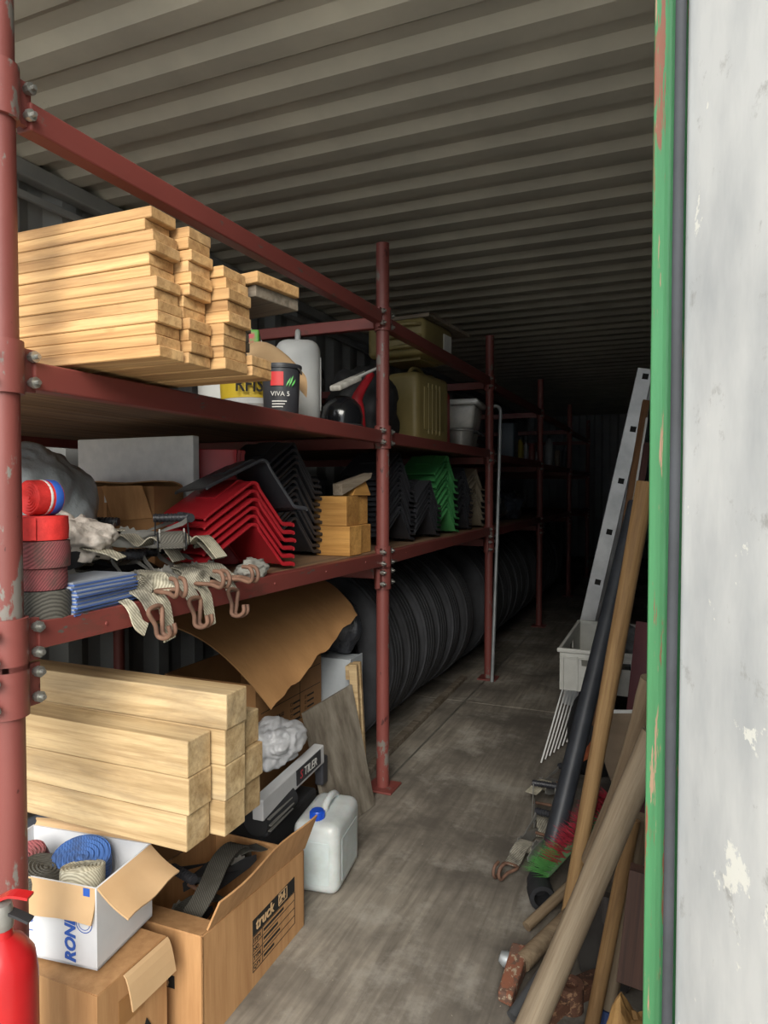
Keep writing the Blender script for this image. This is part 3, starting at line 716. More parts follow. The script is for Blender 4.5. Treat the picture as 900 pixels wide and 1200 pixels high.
# ---- ratchet straps
def ratchet(label, loc, rot, strap=w_grey, hook=True, grip=m_black, tail=None, group='ratchet straps heaped on the lower deck', s=1.0, bar=m_rust):
    t_ = thing('ratchet_strap', label, 'ratchet strap', loc, rot, group)
    for sgn in (-1, 1):
        sp = MB().prism([(-.09, .0), (-.03, -.004), (.06, .002), (.085, .010), (.085, .024), (.05, .034), (-.02, .036), (-.09, .022)], .003, TR((0, sgn*.030+.0015, 0), rx=PI/2)).build('side_plate', m_steel if strap != w_dark else m_blackm, t_, bevel=.0008)
        MB().prism([(math.cos(a)*(.021 if i % 2 else .026), math.sin(a)*(.021 if i % 2 else .026)) for i, a in enumerate([2*PI*k/20 for k in range(20)])], .003, TR((.03, sgn*.026+.0015, .022), rx=PI/2)).build('cog', m_steel, sp)
        la = MB().prism([(.02, .018), (.03, .012), (-.085, .058), (-.11, .075), (-.115, .066), (-.09, .048)], .003, TR((0, sgn*.037+.0015, 0), rx=PI/2)).build('lever_arm', m_blackm if strap == w_dark else m_steel, t_)
    g = MB().tube([(-.108, -.042, .066), (-.108, .042, .066)], .010, 10)
    for k in range(9): g.lathe([(.010, -.0018), (.0118, -.001), (.0118, .001), (.010, .0018)], 10, TR((-.108, -.036+.009*k, .066), rx=PI/2), closed=True)
    g.build('grip', grip, la, smooth=40)
    MB().lathe([(0, -.024), (.017, -.024), (.018, 0), (.017, .024), (0, .024)], 16, TR((.03, 0, .022), rx=PI/2)).build('wound_strap', strap, t_, smooth=40)
    MB().tube([(-.075, -.033, .012), (-.075, .033, .012)], .005, 8).build('bolt', bar, t_, smooth=50)
    st = MB().ribbon(spline([(.03, 0, .040), (.07, 0, .038), (.105, 0, .02), (.13, 0, .012)], 4), (0, 1, 0), .046, .0028); st.build('strap', strap, t_, smooth=40)
    if hook: hook_mb(.13, .012).build('hook', bar, t_, smooth=50)
    if tail: MB().ribbon(spline(tail, 5), (0, 1, 0), .046, .0028).build('tail_strap', strap, t_, smooth=40)
    return t_
def hook_mb(x, z, w=.022, L=.075):
    mb = MB(); cross = [(x, -w, z), (x, w, z)]
    pts = []
    for s in (-1, 1):
        side = [(x, s*w, z), (x+L*.55, s*w*.55, z), (x+L*.95, s*w*.42, z-.004), (x+L*1.08, s*w*.4, z+.012), (x+L*.95, s*w*.4, z+.028), (x+L*.66, s*w*.45, z+.03)]
        pts.append(side)
    mb.tube(spline(list(reversed(pts[0]))+pts[1], 5), .0048, 8)
    return mb
# ---- the heap: positions on the lower deck (x toward the aisle edge)
def q3(u, v, x): return P(u, v, x=x)
heap = [
 # label, u, v(center), x, rot, strap, hook
 ('black ratchet buckle with ridged grip lying under the white cotton rag', 95, 690, -1.055, (0, R(4), R(150)), w_dark, False),
 ('ratchet buckle with a blue glint and wide black grip, highest in the heap', 190, 618, -1.16, (R(10), R(-6), R(-115)), w_grey, True),
 ('ratchet buckle with rusty double hook lying above the hanging hooks', 235, 655, -1.06, (R(4), R(10), R(-35)), w_grey, True),
 ('rusty brown ratchet buckle standing close to the red protectors', 232, 635, -1.20, (R(-8), R(0), R(60)), w_dark, False),
 ('ratchet buckle whose hook rests on the deck edge beside the blue folders', 152, 690, -1.02, (R(2), R(12), R(-20)), w_pale, True),
 ('dark ratchet buckle with long lever in the middle of the heap', 120, 655, -1.19, (R(5), R(0), R(-160)), w_dark, False),
 ('grimy ratchet buckle furthest back in the heap near the plastic sack', 90, 640, -1.33, (R(0), R(5), R(25)), w_dark, False),
 ('ratchet buckle with clean grey strap next to the grey gloves', 258, 668, -1.02, (R(-3), R(8), R(-30)), w_grey, True),
]
# the lower layer rests on the deck, the upper layer on the lower one
lay = [(-1.135, 1.02, 0, 97), (-1.16, 1.27, 1.06, -122), (-1.09, 1.285, 0, -15), (-1.26, 1.30, 0, 80), (-1.075, 1.185, 0, -28), (-1.235, 1.08, 0, 82), (-1.04, 1.24, 1.06, -50), (-1.085, 1.375, 0, -12)]
for (lab, u, v, x, rot, st, hk), (lx, ly, lv, la) in zip(heap, lay):
    ratchet(lab, (lx, ly, DL+.005+lv*.082), (R(uni(-2, 2)), 0, R(la)), st, hk, bar=m_rust if hk else m_steel)
for lab, lx, ly, lz, la, st in (
  ('black ratchet buckle lying right behind the blue folders', -1.105, .955, .068, 98, w_dark),
  ('ratchet buckle with grey strap lying across two others at the back of the heap', -1.285, 1.21, .085, -70, w_grey)):
    ratchet(lab, (lx, ly, DL+lz), (R(uni(-3, 3)), R(uni(-3, 3)), R(la)), st, st == w_grey)
# webbing heaps filling the pile (each one loose strap)
def strap(label, pts, mat, side=(0, 0, 1), w=.048, sides=None, group=None, name='strap', twist=None):
    o = MB().ribbon(spline(pts, 6), side, w, .003).build(name, mat, smooth=50)
    return tag(o, label, 'strap', group)
zE = DL+.004
# tails that hang over the shelf edge
def tail(label, u0, u1, v1, mat, w, bend=0, xo=-.952, zt=None, hookend=False):
    y0 = Yu(u0, xo); y1 = Yu(u1, xo); ze = Zv(u1, v1, xo)
    pts = [(-1.10, y0-.01, DL+.03), (-1.03, y0, DL+.018), (-.975, y0, DL+.010), (-.953, y0, DL-.004), (-.947, y0+(y1-y0)*.35, DL-.035), (-.945+bend, y1, ze)]
    o = MB().ribbon(spline(pts, 6), (0, 1, 0), w, .003).build('strap_tail', mat, smooth=50)
    return tag(o, label, 'strap', 'strap ends hanging over the shelf edge')
tail('pale strap end hanging twisted over the shelf edge closest to the blue folders', 154, 166, 738, w_pale, .026)
tail('longest pale strap end hanging straight down over the shelf edge', 190, 194, 750, w_pale, .034)
tail('short pale strap end hanging over the shelf edge beside the rusty hook', 240, 243, 733, w_pale, .032, zt=1)
def hanghook(label, u, v, tilt=0, up=.03):
    y = Yu(u, -.948); t_ = thing('hook_strap', label, 'strap hook', (-.95, y, DL), (0, 0, 0), 'strap hooks hanging over the shelf edge')
    MB().ribbon(spline([(-.14, -.01, .045), (-.08, 0, .04), (-.03, 0, .022), (-.005, 0, .010), (.012, 0, -.012)], 5), (0, 1, 0), .04, .003).build('strap', w_grey, t_, smooth=40)
    h = hook_mb(0, 0, .018, .056); T = TR((.013, 0, -.010), ry=R(78), rz=0)
    for i, p in enumerate(h.v): h.v[i] = T @ p
    h.build('hook', m_rust, t_, smooth=50, rot=(R(tilt), 0, 0))
hanghook('rusty double hook hanging below the shelf edge between two pale strap ends', 222, 705)
hanghook('rusty double hook hanging on the shelf edge nearest the grey gloves', 268, 680, -8)
hanghook('rusty double hook hanging on the edge left of the grey strap', 174, 690, 8)
o = MB().ribbon(spline([(-1.30, 1.00, DL+.09), (-1.22, .99, DL+.12), (-1.13, 1.02, DL+.115), (-1.06, 1.06, DL+.10), (-1.03, 1.075, DL+.085)], 5), (-.4, 1, 0), .05, .003).build('strap', w_pale, smooth=50); tag(o, 'wide mouldy pale strap draped across the heap below the plastic sack', 'strap')
def loop(label, y, z, mat, w=.046, dy=.0, x0=-1.26, x1=-1.0, k=1.0):
    pts = [(x0, y, DL+.05), (x0+.04, y+dy*.2, DL+z*.8), (x0+.10, y+dy*.45, DL+z+.018*k), ((x0+x1)/2+.03, y+dy*.6, DL+z-.006), (x1-.05, y+dy*.85, DL+z+.012*k), (x1, y+dy, DL+z*.62)]
    tag(MB().ribbon(spline(pts, 6), (-dy, 1, 0), w, .003).build('strap', mat, smooth=50), label, 'strap')
loop('grey strap lying in a wave across the middle of the ratchet heap', 1.19, .105, w_grey, dy=.05, x0=-1.25, x1=-1.02)
loop('pale folded strap lying across the heap beside the rusty hooks', 1.34, .10, w_pale, dy=.03, x0=-1.22, x1=-1.0)
loop('grey ribbed strap lying next to the red stack', 1.405, .092, w_grey, dy=-.02, x0=-1.20, x1=-1.02, k=.5)
def cpile(label, loc, rad, mat, seed, amp=.4, name='strap_bundle', cat='strap', rot=(0, 0, 0), fr=2.4, sub=4):
    o = crumple(name, mat, rad, seed, amp, fr, sub, -rad[2]*.6, loc=loc, rot=rot, ridge=.9); return tag(o, label, cat)
m_rag = simple('dirty_cotton', '#c9c0b6', '#a79c92', 9, .95, bm=.9, bs=16, bd=.012)
cpile('dirty white cotton rag bunched on top of the ratchet heap', (-1.15, 1.06, DL+.09), (.066, .085, .05), m_rag, 21, .6, 'cotton_rag', 'rag', (0, R(14), .5), 1.5, 5)
cpile('crumpled grey work gloves lying at the deck edge before the red stack', (-1.0, 1.50, DL), (.03, .05, .026), simple('glove_grey', '#8b8a83', '#5f5e59', 9, .95, bm=.3), 31, .5, 'work_gloves', 'gloves')
cpile('dark tangle of webbing lying behind the buckles', (-1.42, 1.38, DL), (.06, .05, .04), w_dark, 5, .5)
for k, (x, y, r, m, lab) in enumerate(((-1.02, 1.09, .024, w_grey, 'small rolled grey strap lying on its side near the blue folders'), (-1.0, 1.255, .022, w_grey, 'small rolled grey strap lying on its side under the hanging tails'), (-1.16, 1.465, .03, m_rust, 'rusty brown strap winder standing between the heap and the red stack'))):
    o = roll(r, .05, m).build('strap_coil', m, loc=(x, y, DL+r+.0012 if k < 2 else DL), rot=(PI/2, 0, R(80)) if k < 2 else (0, 0, 0), smooth=45)
    if k < 2: o.location.x -= .01
    tag(o, lab, 'strap coil')
# ---- blue folders
m_fold = simple('blue_folder', '#4d67a0', '#3f578c', 8, .5, var=.12); m_foldw = simple('grey_sheet', '#9aa0a8', '#868c95', 8, .5, var=.12)
n = 9
for k, on in enumerate(ords(n)):
    t_ = thing('folder', 'thin blue grey folder, %s in the pile at the deck edge' % on, 'folder', (-1.022+uni(-.004, .004), .975+uni(-.004, .004), DL+.001+k*.0066), (0, R(.6*0), R(6+uni(-2, 2))), 'blue folders piled at the deck edge')
    MB().box((0, 0, .0015), (.10, .17, .003)).build('cover', m_fold, t_); MB().box((-.002, -.002, .0046), (.098, .166, .003)).build('sheets', m_foldw, t_)
# bay 3: bags
m_film = simple('dark_film', '#3a3d42', '#22242a', 6, .28, bm=.4, bs=25, bd=.01)
o = crumple('plastic_bag', m_film, (.12, .30, .13), 41, .35, 2.2, 5, -.10, loc=(-1.2, 4.62, DL), ridge=.9); tag(o, 'dark crumpled film bags heaped on the third bay of the deck', 'bag')
o = crumple('plastic_bag', simple('blue_film', '#4a5260', '#2e333c', 6, .25, bm=.4, bs=25, bd=.01), (.10, .17, .12), 44, .35, 2.2, 5, -.09, loc=(-1.17, 5.3, DL), ridge=.9); tag(o, 'bluish clear plastic bag beside the third rack post', 'bag')
o = crumple('sack', simple('pale_sack', '#9a9a94', '#80807c', 5, .8, bm=.3, bs=20), (.2, .5, .11), 47, .2, 1.8, 5, -.08, loc=(-1.62, 5.3, DL+.0), ridge=.5); tag(o, 'pale cloth sack lying behind the film bags', 'sack')

# ================================================================ below the lower deck, first bay
TS = .0690
ZT = .452
def timber(x, y, k, label, L=1.42, g='square pale timbers stacked under the deck'):
    o = MB().box((-L/2, 0, TS/2), (L, TS-.001, TS-.0006)).build('timber', m_pine2, loc=(x, y, ZT+k*TS), rot=(0, 0, R(uni(-.1, .1))), bevel=.0025); return tag(o, label, 'timber', g)
for k in range(3): timber(-.805+uni(-.004, .004), 1.028, k, 'square pale timber, %s in the row nearest the rack post' % ['bottom', 'middle', 'top'][k])
for k in range(4): timber(-.775+uni(-.004, .004), 1.102, k, 'square pale timber, %s in the middle row of the pile' % ['bottom', 'second', 'third', 'single top'][k])
for k in range(3): timber(-.79+uni(-.008, .008), 1.176, k, 'square pale timber, %s in the row nearest the big carton' % ['bottom', 'middle', 'top'][k])
# wheel rims
m_rim = painted('rim_paint', '#4b4f57', '#5d4537', '#7a7670', .60, 7, .5, '#5c6068')
m_rimi = simple('rim_inside', '#3c4350', '#2f343d', 6, .45)
def rim(label, loc, rot, Rr=.235, w=.19):
    t_ = thing('wheel_rim', label, 'wheel rim', loc, rot)
    pf = [(Rr, 0), (Rr+.004, .006), (Rr, .018), (Rr-.02, .022), (Rr-.026, .05), (Rr-.03, w-.05), (Rr-.02, w-.022), (Rr, w-.018), (Rr+.004, w-.006), (Rr, w), (Rr-.008, w), (Rr-.012, w-.012), (Rr-.03, w-.02), (Rr-.038, w-.05), (Rr-.038, .05), (Rr-.03, .02), (Rr-.012, .012), (Rr-.008, 0)]
    MB().lathe(pf, 48, closed=True).build('barrel', m_rim, t_, smooth=40)
    d = MB(); n = 10; r0, r1, r2 = .06, Rr*.62, Rr-.036
    d.lathe([(r0, w*.42), (r1, w*.40), (r2, w*.3), (r2, w*.27), (r1, w*.37), (r0, w*.39)], 48, closed=True)
    d.build('disc', m_rimi, t_, smooth=40)
    for k in range(n):
        a = 2*PI*k/n
        MB().lathe([(.006, 0), (.0135, 0), (.0135, .006), (.006, .006)], 10, TR((math.cos(a)*r1*.86, math.sin(a)*r1*.86, w*.405)), closed=True).build('bolt_hole_ring', m_rust, t_, smooth=40)
    for k in range(5):
        a = 2*PI*k/5+.3; MB().lathe([(.014, 0), (.020, 0), (.020, .005), (.014, .005)], 14, TR((math.cos(a)*Rr*.8, math.sin(a)*Rr*.8, w*.362), ry=.18*math.cos(a), rx=-.18*math.sin(a)), closed=True).build('vent_hole_ring', m_rim, t_, smooth=40)
    return t_
rim('steel truck wheel rim lying under the timbers behind the white box', (-1.425, 1.30, .045), (R(10), R(5), 0), .235, .13)
rim('steel truck wheel rim standing upright under the far timber ends', (-1.90, 1.21, .239), (R(90), 0, 0), .211+.0, .19)
o = MB().box((0, 0, .14), (.03, .22, .28)).build('weathered_plank', m_wgrey, loc=(-1.195, 1.64, 0), rot=(0, R(-4), 0), bevel=.003); o.data.transform(Matrix.Identity(4)); tag(o, 'grey weathered board standing on edge behind the truck parts carton', 'board')
# small carton on the floor, white box on it
t_ = carton('carton', 'closed dented brown carton on the floor underneath the white box', (-1.06, .957, 0), 0, .32, .175, .243, m_card, m_card, flaps=())
MB().grid(lambda p, q: (-.159+.318*p, -.086+.172*q, .2435+.002*math.sin(p*7)), 8, 4, .003).build('flap', m_card, t_)
MB().grid(lambda p, q: (.163+.02*q, -.03+.115*p, .243-.006*q-.055*q*q), 4, 5, .003).build('flap', m_card_in, t_)
MB().box((.1615, -.01, .175), (.0006, .06, .05)).build('brown_tape', simple('brown_tape', '#9a7044', '#8a6238', 8, .35), t_)
MB().prism([(-.012, 0), (.012, 0), (0, .022)], .0006, TR((.1612, .03, .10), rx=PI/2, rz=PI/2)).build('printed_triangle', m_ink, t_)
KR = R(7)
t_ = carton('white_box', 'white box with blue lettering RONE and brown open flaps holding straps', (-1.095, .975, .2505), KR, .29, .165, .15, simple('white_board', '#d3d5d8', '#c4c6ca', 5, .7, bm=.08, bs=12), m_card_in, flaps=(('f', .062, 168), ('r', .085, 112, .02), ('b', .012, 12)))
text('RONE', .031, m_blue, t_, (.098, -.0832, .006), (PI/2, R(-90), 0), shear=.2, bold=.0012)
text('PARTS', .018, m_blue, t_, (-.045, -.0832, .066), (PI/2, 0, 0))
MB().box((-.02, -.0829, .050), (.05, .0004, .0016)).build('printed_line', m_blue, t_)
MB().tube([(.118+.017*math.cos(a), -.0831, .082+.017*math.sin(a)) for a in [PI+PI*k/12 for k in range(13)]], .0008, 4).build('round_stamp', m_blue, t_)
MB().tube([(.118+.012*math.cos(a), -.0831, .082+.012*math.sin(a)) for a in [PI+PI*k/12 for k in range(13)]], .0006, 4).build('round_stamp', m_blue, t_)
MB().box((.124, -.0829, .140), (.014, .0006, .016)).build('blue_mark', m_blue, t_)
# coils in the white box
def inbox(x, y, z): return TR((-1.095, .975, .2505), rz=KR) @ Vector((x, y, z))
for k, (x, y, r, h, m, rt, lab) in enumerate(((-.075, .0, .042, .045, w_rose, (R(20), R(-10), .4), 'faded red striped strap coil in the white box'), (.03, .02, .055, .045, w_blue, (R(15), R(12), 0), 'blue strap coil in the white box'), (.07, -.03, .04, .045, w_pale, (R(-10), R(5), 1), 'pale strap coil in the white box'), (-.015, -.045, .042, .045, w_dark, (R(20), 0, 2), 'dark grey strap coil in the white box'))):
    o = roll(r, h, m).build('strap_coil', m, loc=inbox(x, y, .105 if k else .10), rot=rt, smooth=45); tag(o, lab, 'strap coil', 'strap coils in the white box')
# extinguisher
t_ = thing('fire_extinguisher', 'red fire extinguisher standing behind the nearest rack post beside the cartons', 'extinguisher', (-.898, .690, 0))
mred = simple('extinguisher_red', '#b81f22', '#a51a1e', 5, .3)
MB().lathe([(0, 0), (.046, 0), (.048, .008), (.048, .40), (.044, .43), (.03, .452), (.016, .462), (.014, .475), (0, .475)], 28).build('cylinder', mred, t_, smooth=45)
MB().lathe([(0, .474), (.016, .474), (.018, .49), (.014, .51), (0, .512)], 14).build('valve', m_steel, t_, smooth=40)
MB().ribbon(spline([(-.01, 0, .512), (.015, .005, .525), (.042, .015, .522)], 4), (-.4, 1, 0), .018, .004).build('lever', mred, t_)
MB().ribbon(spline([(-.01, 0, .50), (.015, .006, .497), (.042, .015, .486)], 4), (-.4, 1, 0), .016, .004).build('carry_handle', m_blackm, t_)
MB().lathe([(.0483, .16), (.0483, .26)], 28).build('label', simple('ext_label', '#c9504c', '#d9d4cc', 40, .5, lo=.55, hi=.6), t_, smooth=60)
# truck parts carton
t_ = thing('parts_carton', 'long brown carton of truck parts with torn open flaps on the floor', 'box', (-.985, 1.295, 0), (0, 0, R(1)))
mb = MB(); th = .004
w_, d_, h0, h1 = .27, .42, .228, .195
def wallq(p0, p1, n_, ha, hb):
    p0, p1, n_ = Vector(p0), Vector(p1), Vector(n_)*th
    mb.hexa([p0, p1, p1+n_, p0+n_, p0+Vector((0, 0, ha)), p1+Vector((0, 0, hb)), p1+n_+Vector((0, 0, hb)), p0+n_+Vector((0, 0, ha))])
wallq((w_/2, -d_/2, 0), (w_/2, d_/2, 0), (-1, 0, 0), h0, h1); wallq((-w_/2, -d_/2, 0), (-w_/2, d_/2, 0), (1, 0, 0), h0, h1)
wallq((-w_/2, -d_/2, 0), (w_/2, -d_/2, 0), (0, 1, 0), h0, h0); wallq((-w_/2, d_/2, 0), (w_/2, d_/2, 0), (0, -1, 0), h1, h1)
mb.box((0, 0, .003), (w_-.01, d_-.01, .005)); mb.build('carton_body', m_card, t_)
hh = lambda p: h0+(h1-h0)*p
MB().grid(lambda p, q: (w_/2-.002+.03*q+.006*math.sin(p*8)*q, -d_/2+.02+(d_-.01)*p, hh(p)+(.064+.028*p)*q), 12, 5, .004).build('flap', m_card, t_, smooth=40)
MB().grid(lambda p, q: (-w_/2-.003-.03*q, -d_/2+.01+(d_-.02)*p, hh(p)+(.055+.05*p+.008*math.sin(p*6))*q), 12, 5, .004).build('flap', m_card_old, t_, smooth=40)
MB().grid(lambda p, q: (-w_/2+.002+w_*.97*p, -d_/2+.065*q, h0+.001-.012*q), 6, 4, .004).build('flap', m_card, t_, smooth=40)
TX = w_/2+.0006
def onface(y, z): return (TX, y, z)
MB().box((w_/2+.0004, .065, .135), (.0008, .19, .036)).build('black_print', m_ink, t_)
text('truck', .036, m_card_in, t_, (TX+.0006, -.018, .125), (PI/2, 0, PI/2), bold=.0008, shear=.15)
text('24', .028, m_card_in, t_, (TX+.0006, .085, .128), (PI/2, 0, PI/2), bold=.0008)
fr = MB()
for (y0, y1, z0, z1) in ((.082, .122, .122, .124), (.082, .122, .150, .152), (.082, .084, .122, .152), (.120, .122, .122, .152)): fr.box((TX+.0006, (y0+y1)/2, (z0+z1)/2), (.0006, y1-y0, z1-z0))
fr.build('print_frame', m_card_in, t_)
fr = MB()
for z in (.115, .095, .075, .055, .035): fr.box((TX, .065, z), (.0006, .19, .0014))
for y in (-.03, .01, .16): fr.box((TX, y, .075), (.0006, .0014, .08))
fr.build('printed_table', m_ink, t_)
for z, a_, b_2 in ((.100, 'ITEM', '..........'), (.080, 'NO.', '.......'), (.060, 'TYPE', '........'), (.040, 'QTY', '.....')):
    text(a_, .014, m_ink, t_, (TX, -.027, z), (PI/2, 0, PI/2)); MB().box((TX, .016+.0045*len(b_2), z+.005), (.0006, .009*len(b_2), .006)).build('printed_line', m_ink, t_)
MB().box((.045, -d_/2-.0006, .117), (.042, .0008, .026)).build('black_print', m_ink, t_)
text('24', .024, m_card_in, t_, (.028, -d_/2-.0015, .108), (PI/2, 0, 0), bold=.001)
text('k', .024, m_ink, t_, (.010, -d_/2-.001, .108), (PI/2, 0, 0), bold=.001)
for k, (x, y, a, st, lab) in enumerate(((-.03, -.10, 80, w_dark, 'black ratchet buckle sticking out of the truck parts carton'), (-.02, .06, 75, w_dark, 'black ratchet buckle deeper inside the truck parts carton'))):
    ratchet(lab, (-.975+x, 1.295+y, .13+.045*k), (0, R(-4), R(a)), st, False, group='ratchets in the truck parts carton')
o = MB().ribbon(spline([(-.955, 1.13, .165), (-.945, 1.22, .215), (-.975, 1.33, .24), (-.99, 1.42, .225), (-1.0, 1.46, .16)], 5), (1, 0, 0), .05, .003).build('strap', w_dark, smooth=50); tag(o, 'dark woven strap bulging out of the truck parts carton', 'strap')
# white canister with blue cap
m_can = simple('milky_plastic', '#c9cfd0', '#a9aeac', 7, .35, bm=.05, bs=20, Subsurface_Weight=.15)
t_ = thing('water_canister', 'milky white plastic canister with a blue screw cap on the floor', 'canister', (-.905, 1.735, 0), (0, 0, R(8)))
MB().box((0, 0, .1), (.135, .215, .2)).build('body', m_can, t_, bevel=.028, smooth=70, seg=4)
for s in (-1, 1): MB().box((s*.0665, 0, .09), (.004, .14, .12)).build('side_panel', m_can, t_, bevel=.0018)
MB().box((0, -.1065, .09), (.085, .004, .12)).build('side_panel', m_can, t_, bevel=.0018)
MB().tube(bez((0, -.03, .192), (0, -.025, .228), (0, .07, .228), (0, .085, .192)), .011, 8).build('handle', m_can, t_, smooth=60)
c_ = MB().lathe([(0, 0), (.0195, 0), (.0195, .02), (.017, .024), (0, .024)], 20)
for k in range(20):
    a = 2*PI*k/20; c_.box((math.cos(a)*.0198, math.sin(a)*.0198, .01), (.003, .003, .018), None)
c_.build('screw_cap', simple('cap_blue', '#1f52c4', '#1a48b4', 8, .35), t_, loc=(-.005, -.068, .198), smooth=40)
MB().lathe([(0, 0), (.016, 0), (.016, .02), (0, .02)], 16, TR((-.005, -.068, .185))).build('neck', m_can, t_)
# tile saw
t_ = thing('tile_saw', 'black and white tile cutting machine marked STILER behind the canister', 'machine', (-1.06, 1.70, 0), (0, 0, R(2)))
MB().box((-.03, .02, .09), (.14, .36, .16)).build('base_tray', m_blackm, t_, bevel=.01)
MB().box((.035, .05, .258), (.035, .38, .06), TR(rx=R(3))).build('guide_rail', simple('machine_white', '#c9cacb', '#b5b6b8', 6, .4), t_, bevel=.004)
MB().box((.0535, .13, .262), (.002, .16, .046), TR(rx=R(3))).build('name_plate', m_black, t_)
text('S', .036, simple('logo_red', '#b53a44', rough=.5), t_, (.0555, .055, .255), (PI/2, 0, PI/2), shear=.15)
text('TILER', .036, m_wpaper, t_, (.0555, .08, .2565), (PI/2, 0, PI/2), shear=.15)
MB().box((.035, -.10, .21), (.03, .06, .09)).build('rail_support', m_black, t_, bevel=.006); MB().box((.035, .24, .21), (.03, .04, .09)).build('rail_support', m_black, t_, bevel=.006)
mo = MB().tube([(.02, -.14, .205), (.03, .02, .215)], .038, 18)
mo.build('motor', m_blackm, t_, smooth=40)
for k in range(9):
    a = 2*PI*k/14-.4; MB().box((.026+.038*math.cos(a), -.06, .21+.038*math.sin(a)), (.008, .13, .003)).build('cooling_fin', m_steel, t_, rot=(R(3), 0, 0))
o = crumple('plastic_bag', simple('white_film', '#cfd0d2', '#b4b6ba', 6, .35, bm=.35, bs=25, bd=.01, Alpha=.92), (.07, .10, .06), 61, .45, 1.6, 5, -.05, loc=(-1.10, 1.75, .30), ridge=.8); tag(o, 'crumpled white plastic bag lying on the tile cutting machine', 'bag')
# big carton and its torn lid sheet
t_ = carton('carton', 'tall brown carton with printed check boxes under the torn sheet', (-1.38, 2.035, 0), 0, .36, .44, .50, m_card_old, m_card_old, flaps=(('b', .1, 20),))
pr = MB(); fx = .1806
for z in (.47, .40, .31): pr.box((fx, .01, z), (.0006, .40, .002))
pr.box((fx, .06, .39), (.0006, .002, .16)); pr.build('printed_frame', m_ink, t_)
for j in range(2):
    for k in range(4):
        b_ = MB(); y0, z0 = .0+.1*j, .37-.02*k
        for (yy, zz_, dy, dz) in ((0, 0, .01, .0012), (0, .01, .01, .0012), (-.005, .005, .0012, .01), (.005, .005, .0012, .01)): b_.box((fx, y0+yy, z0+zz_), (.0006, dy, dz))
        b_.build('check_box', m_ink, t_)
        MB().box((fx, y0+.036, z0+.005), (.0006, .048, .006)).build('printed_line', m_ink, t_)
text('RATED VOLTAGE', .018, m_ink, t_, (fx, -.19, .355), (PI/2, 0, PI/2))
o = MB().lathe([(0, 0), (.008, 0), (.008, .0006), (0, .0006)], 14).build('yellow_dot', simple('dot_yellow', '#d8c430', rough=.6), t_, loc=(fx, -.01, .285), rot=(0, PI/2, 0))
A, B, C_, D = Vector((-1.52, 1.70, .70)), Vector((-1.30, 2.35, .775)), Vector((-1.07, 2.30, .64)), Vector((-1.10, 1.745, .455))
def lid(p, q):
    a = A.lerp(B, p); b_ = D.lerp(C_, p); r_ = a.lerp(b_, q)
    r_.z += .075*math.sin(q*PI*.9)*(.9-.35*p)-.02*q*q*(1-p)
    if q > .9: r_ += Vector((.004*math.sin(p*23), 0, .005*math.sin(p*17)+.004*math.sin(p*41)))
    return r_
o = MB().grid(lid, 26, 18, .005).build('cardboard_sheet', simple('torn_cardboard', '#a37a4d', '#946c43', 3, .85, bm=.35, bs=7, bd=.008, stretch=(1, 2.2, 1), lo=.3, hi=.75), smooth=50); tag(o, 'large torn curved cardboard sheet hanging over the tall carton', 'cardboard')
# grey enclosure, black foil, sheets near the post
t_ = thing('grey_enclosure', 'light grey metal enclosure standing behind the leaning plywood', 'box', (-1.22, 2.345, 0), (0, 0, 0))
MB().box((0, 0, .24), (.24, .10, .48)).build('body', simple('light_grey_metal', '#aeb4b8', '#9ba1a6', 5, .45), t_, bevel=.004)
MB().box((.122, 0, .24), (.006, .11, .49)).build('front_lid', simple('light_grey_metal', '#aeb4b8'), t_, bevel=.002)
o = crumple('black_foil', simple('bubble_foil', '#23252a', '#34373d', 14, .3, bm=.7, bs=90, bd=.006), (.10, .05, .12), 71, .2, 1.5, 5, -.10, loc=(-1.24, 2.47, .485), ridge=.5); o.location = (-1.19, 2.36, .492); tag(o, 'black bubble foil bundle stuffed beneath the deck near the rack post', 'foil')
b0, b1, t0, t1 = P(372, 975, x=-.985), P(437, 936, z=0), P(367, 833, x=-1.085), P(418, 790, x=-1.085)
b0 = Vector((-.99, 1.93, .002)); b1 = Vector((-.95, 2.19, .002)); t0 = Vector((-1.10, 1.95, .385)); t1 = Vector((-1.06, 2.23, .41))
nn = (b1-b0).cross(t0-b0).normalized()*.014
o = MB().hexa([b0, b1, b1-nn, b0-nn, t0, t1, t1-nn, t0-nn]).build('plywood_sheet', simple('dirty_plywood', '#8c8578', '#544b40', 13, .8, bm=.4, bs=30, stretch=(1, 1.6, .45), lo=.3, hi=.7), bevel=.001); tag(o, 'stained grey plywood sheet leaning on the carton behind the white canister', 'plywood')
t_ = thing('batten_frame', 'small frame of pale battens standing beside the rack post', 'wood frame', (-1.04, 2.262, .0095), (0, R(-3), R(6)))
for y in (-.012, .028): MB().box((0, y, .235), (.03, .018, .47)).build('batten', m_pine2, t_, bevel=.001)
for z in (.10, .25, .44): MB().box((-.022, .008, z), (.014, .06, .05)).build('block', m_pine2, t_, bevel=.001)
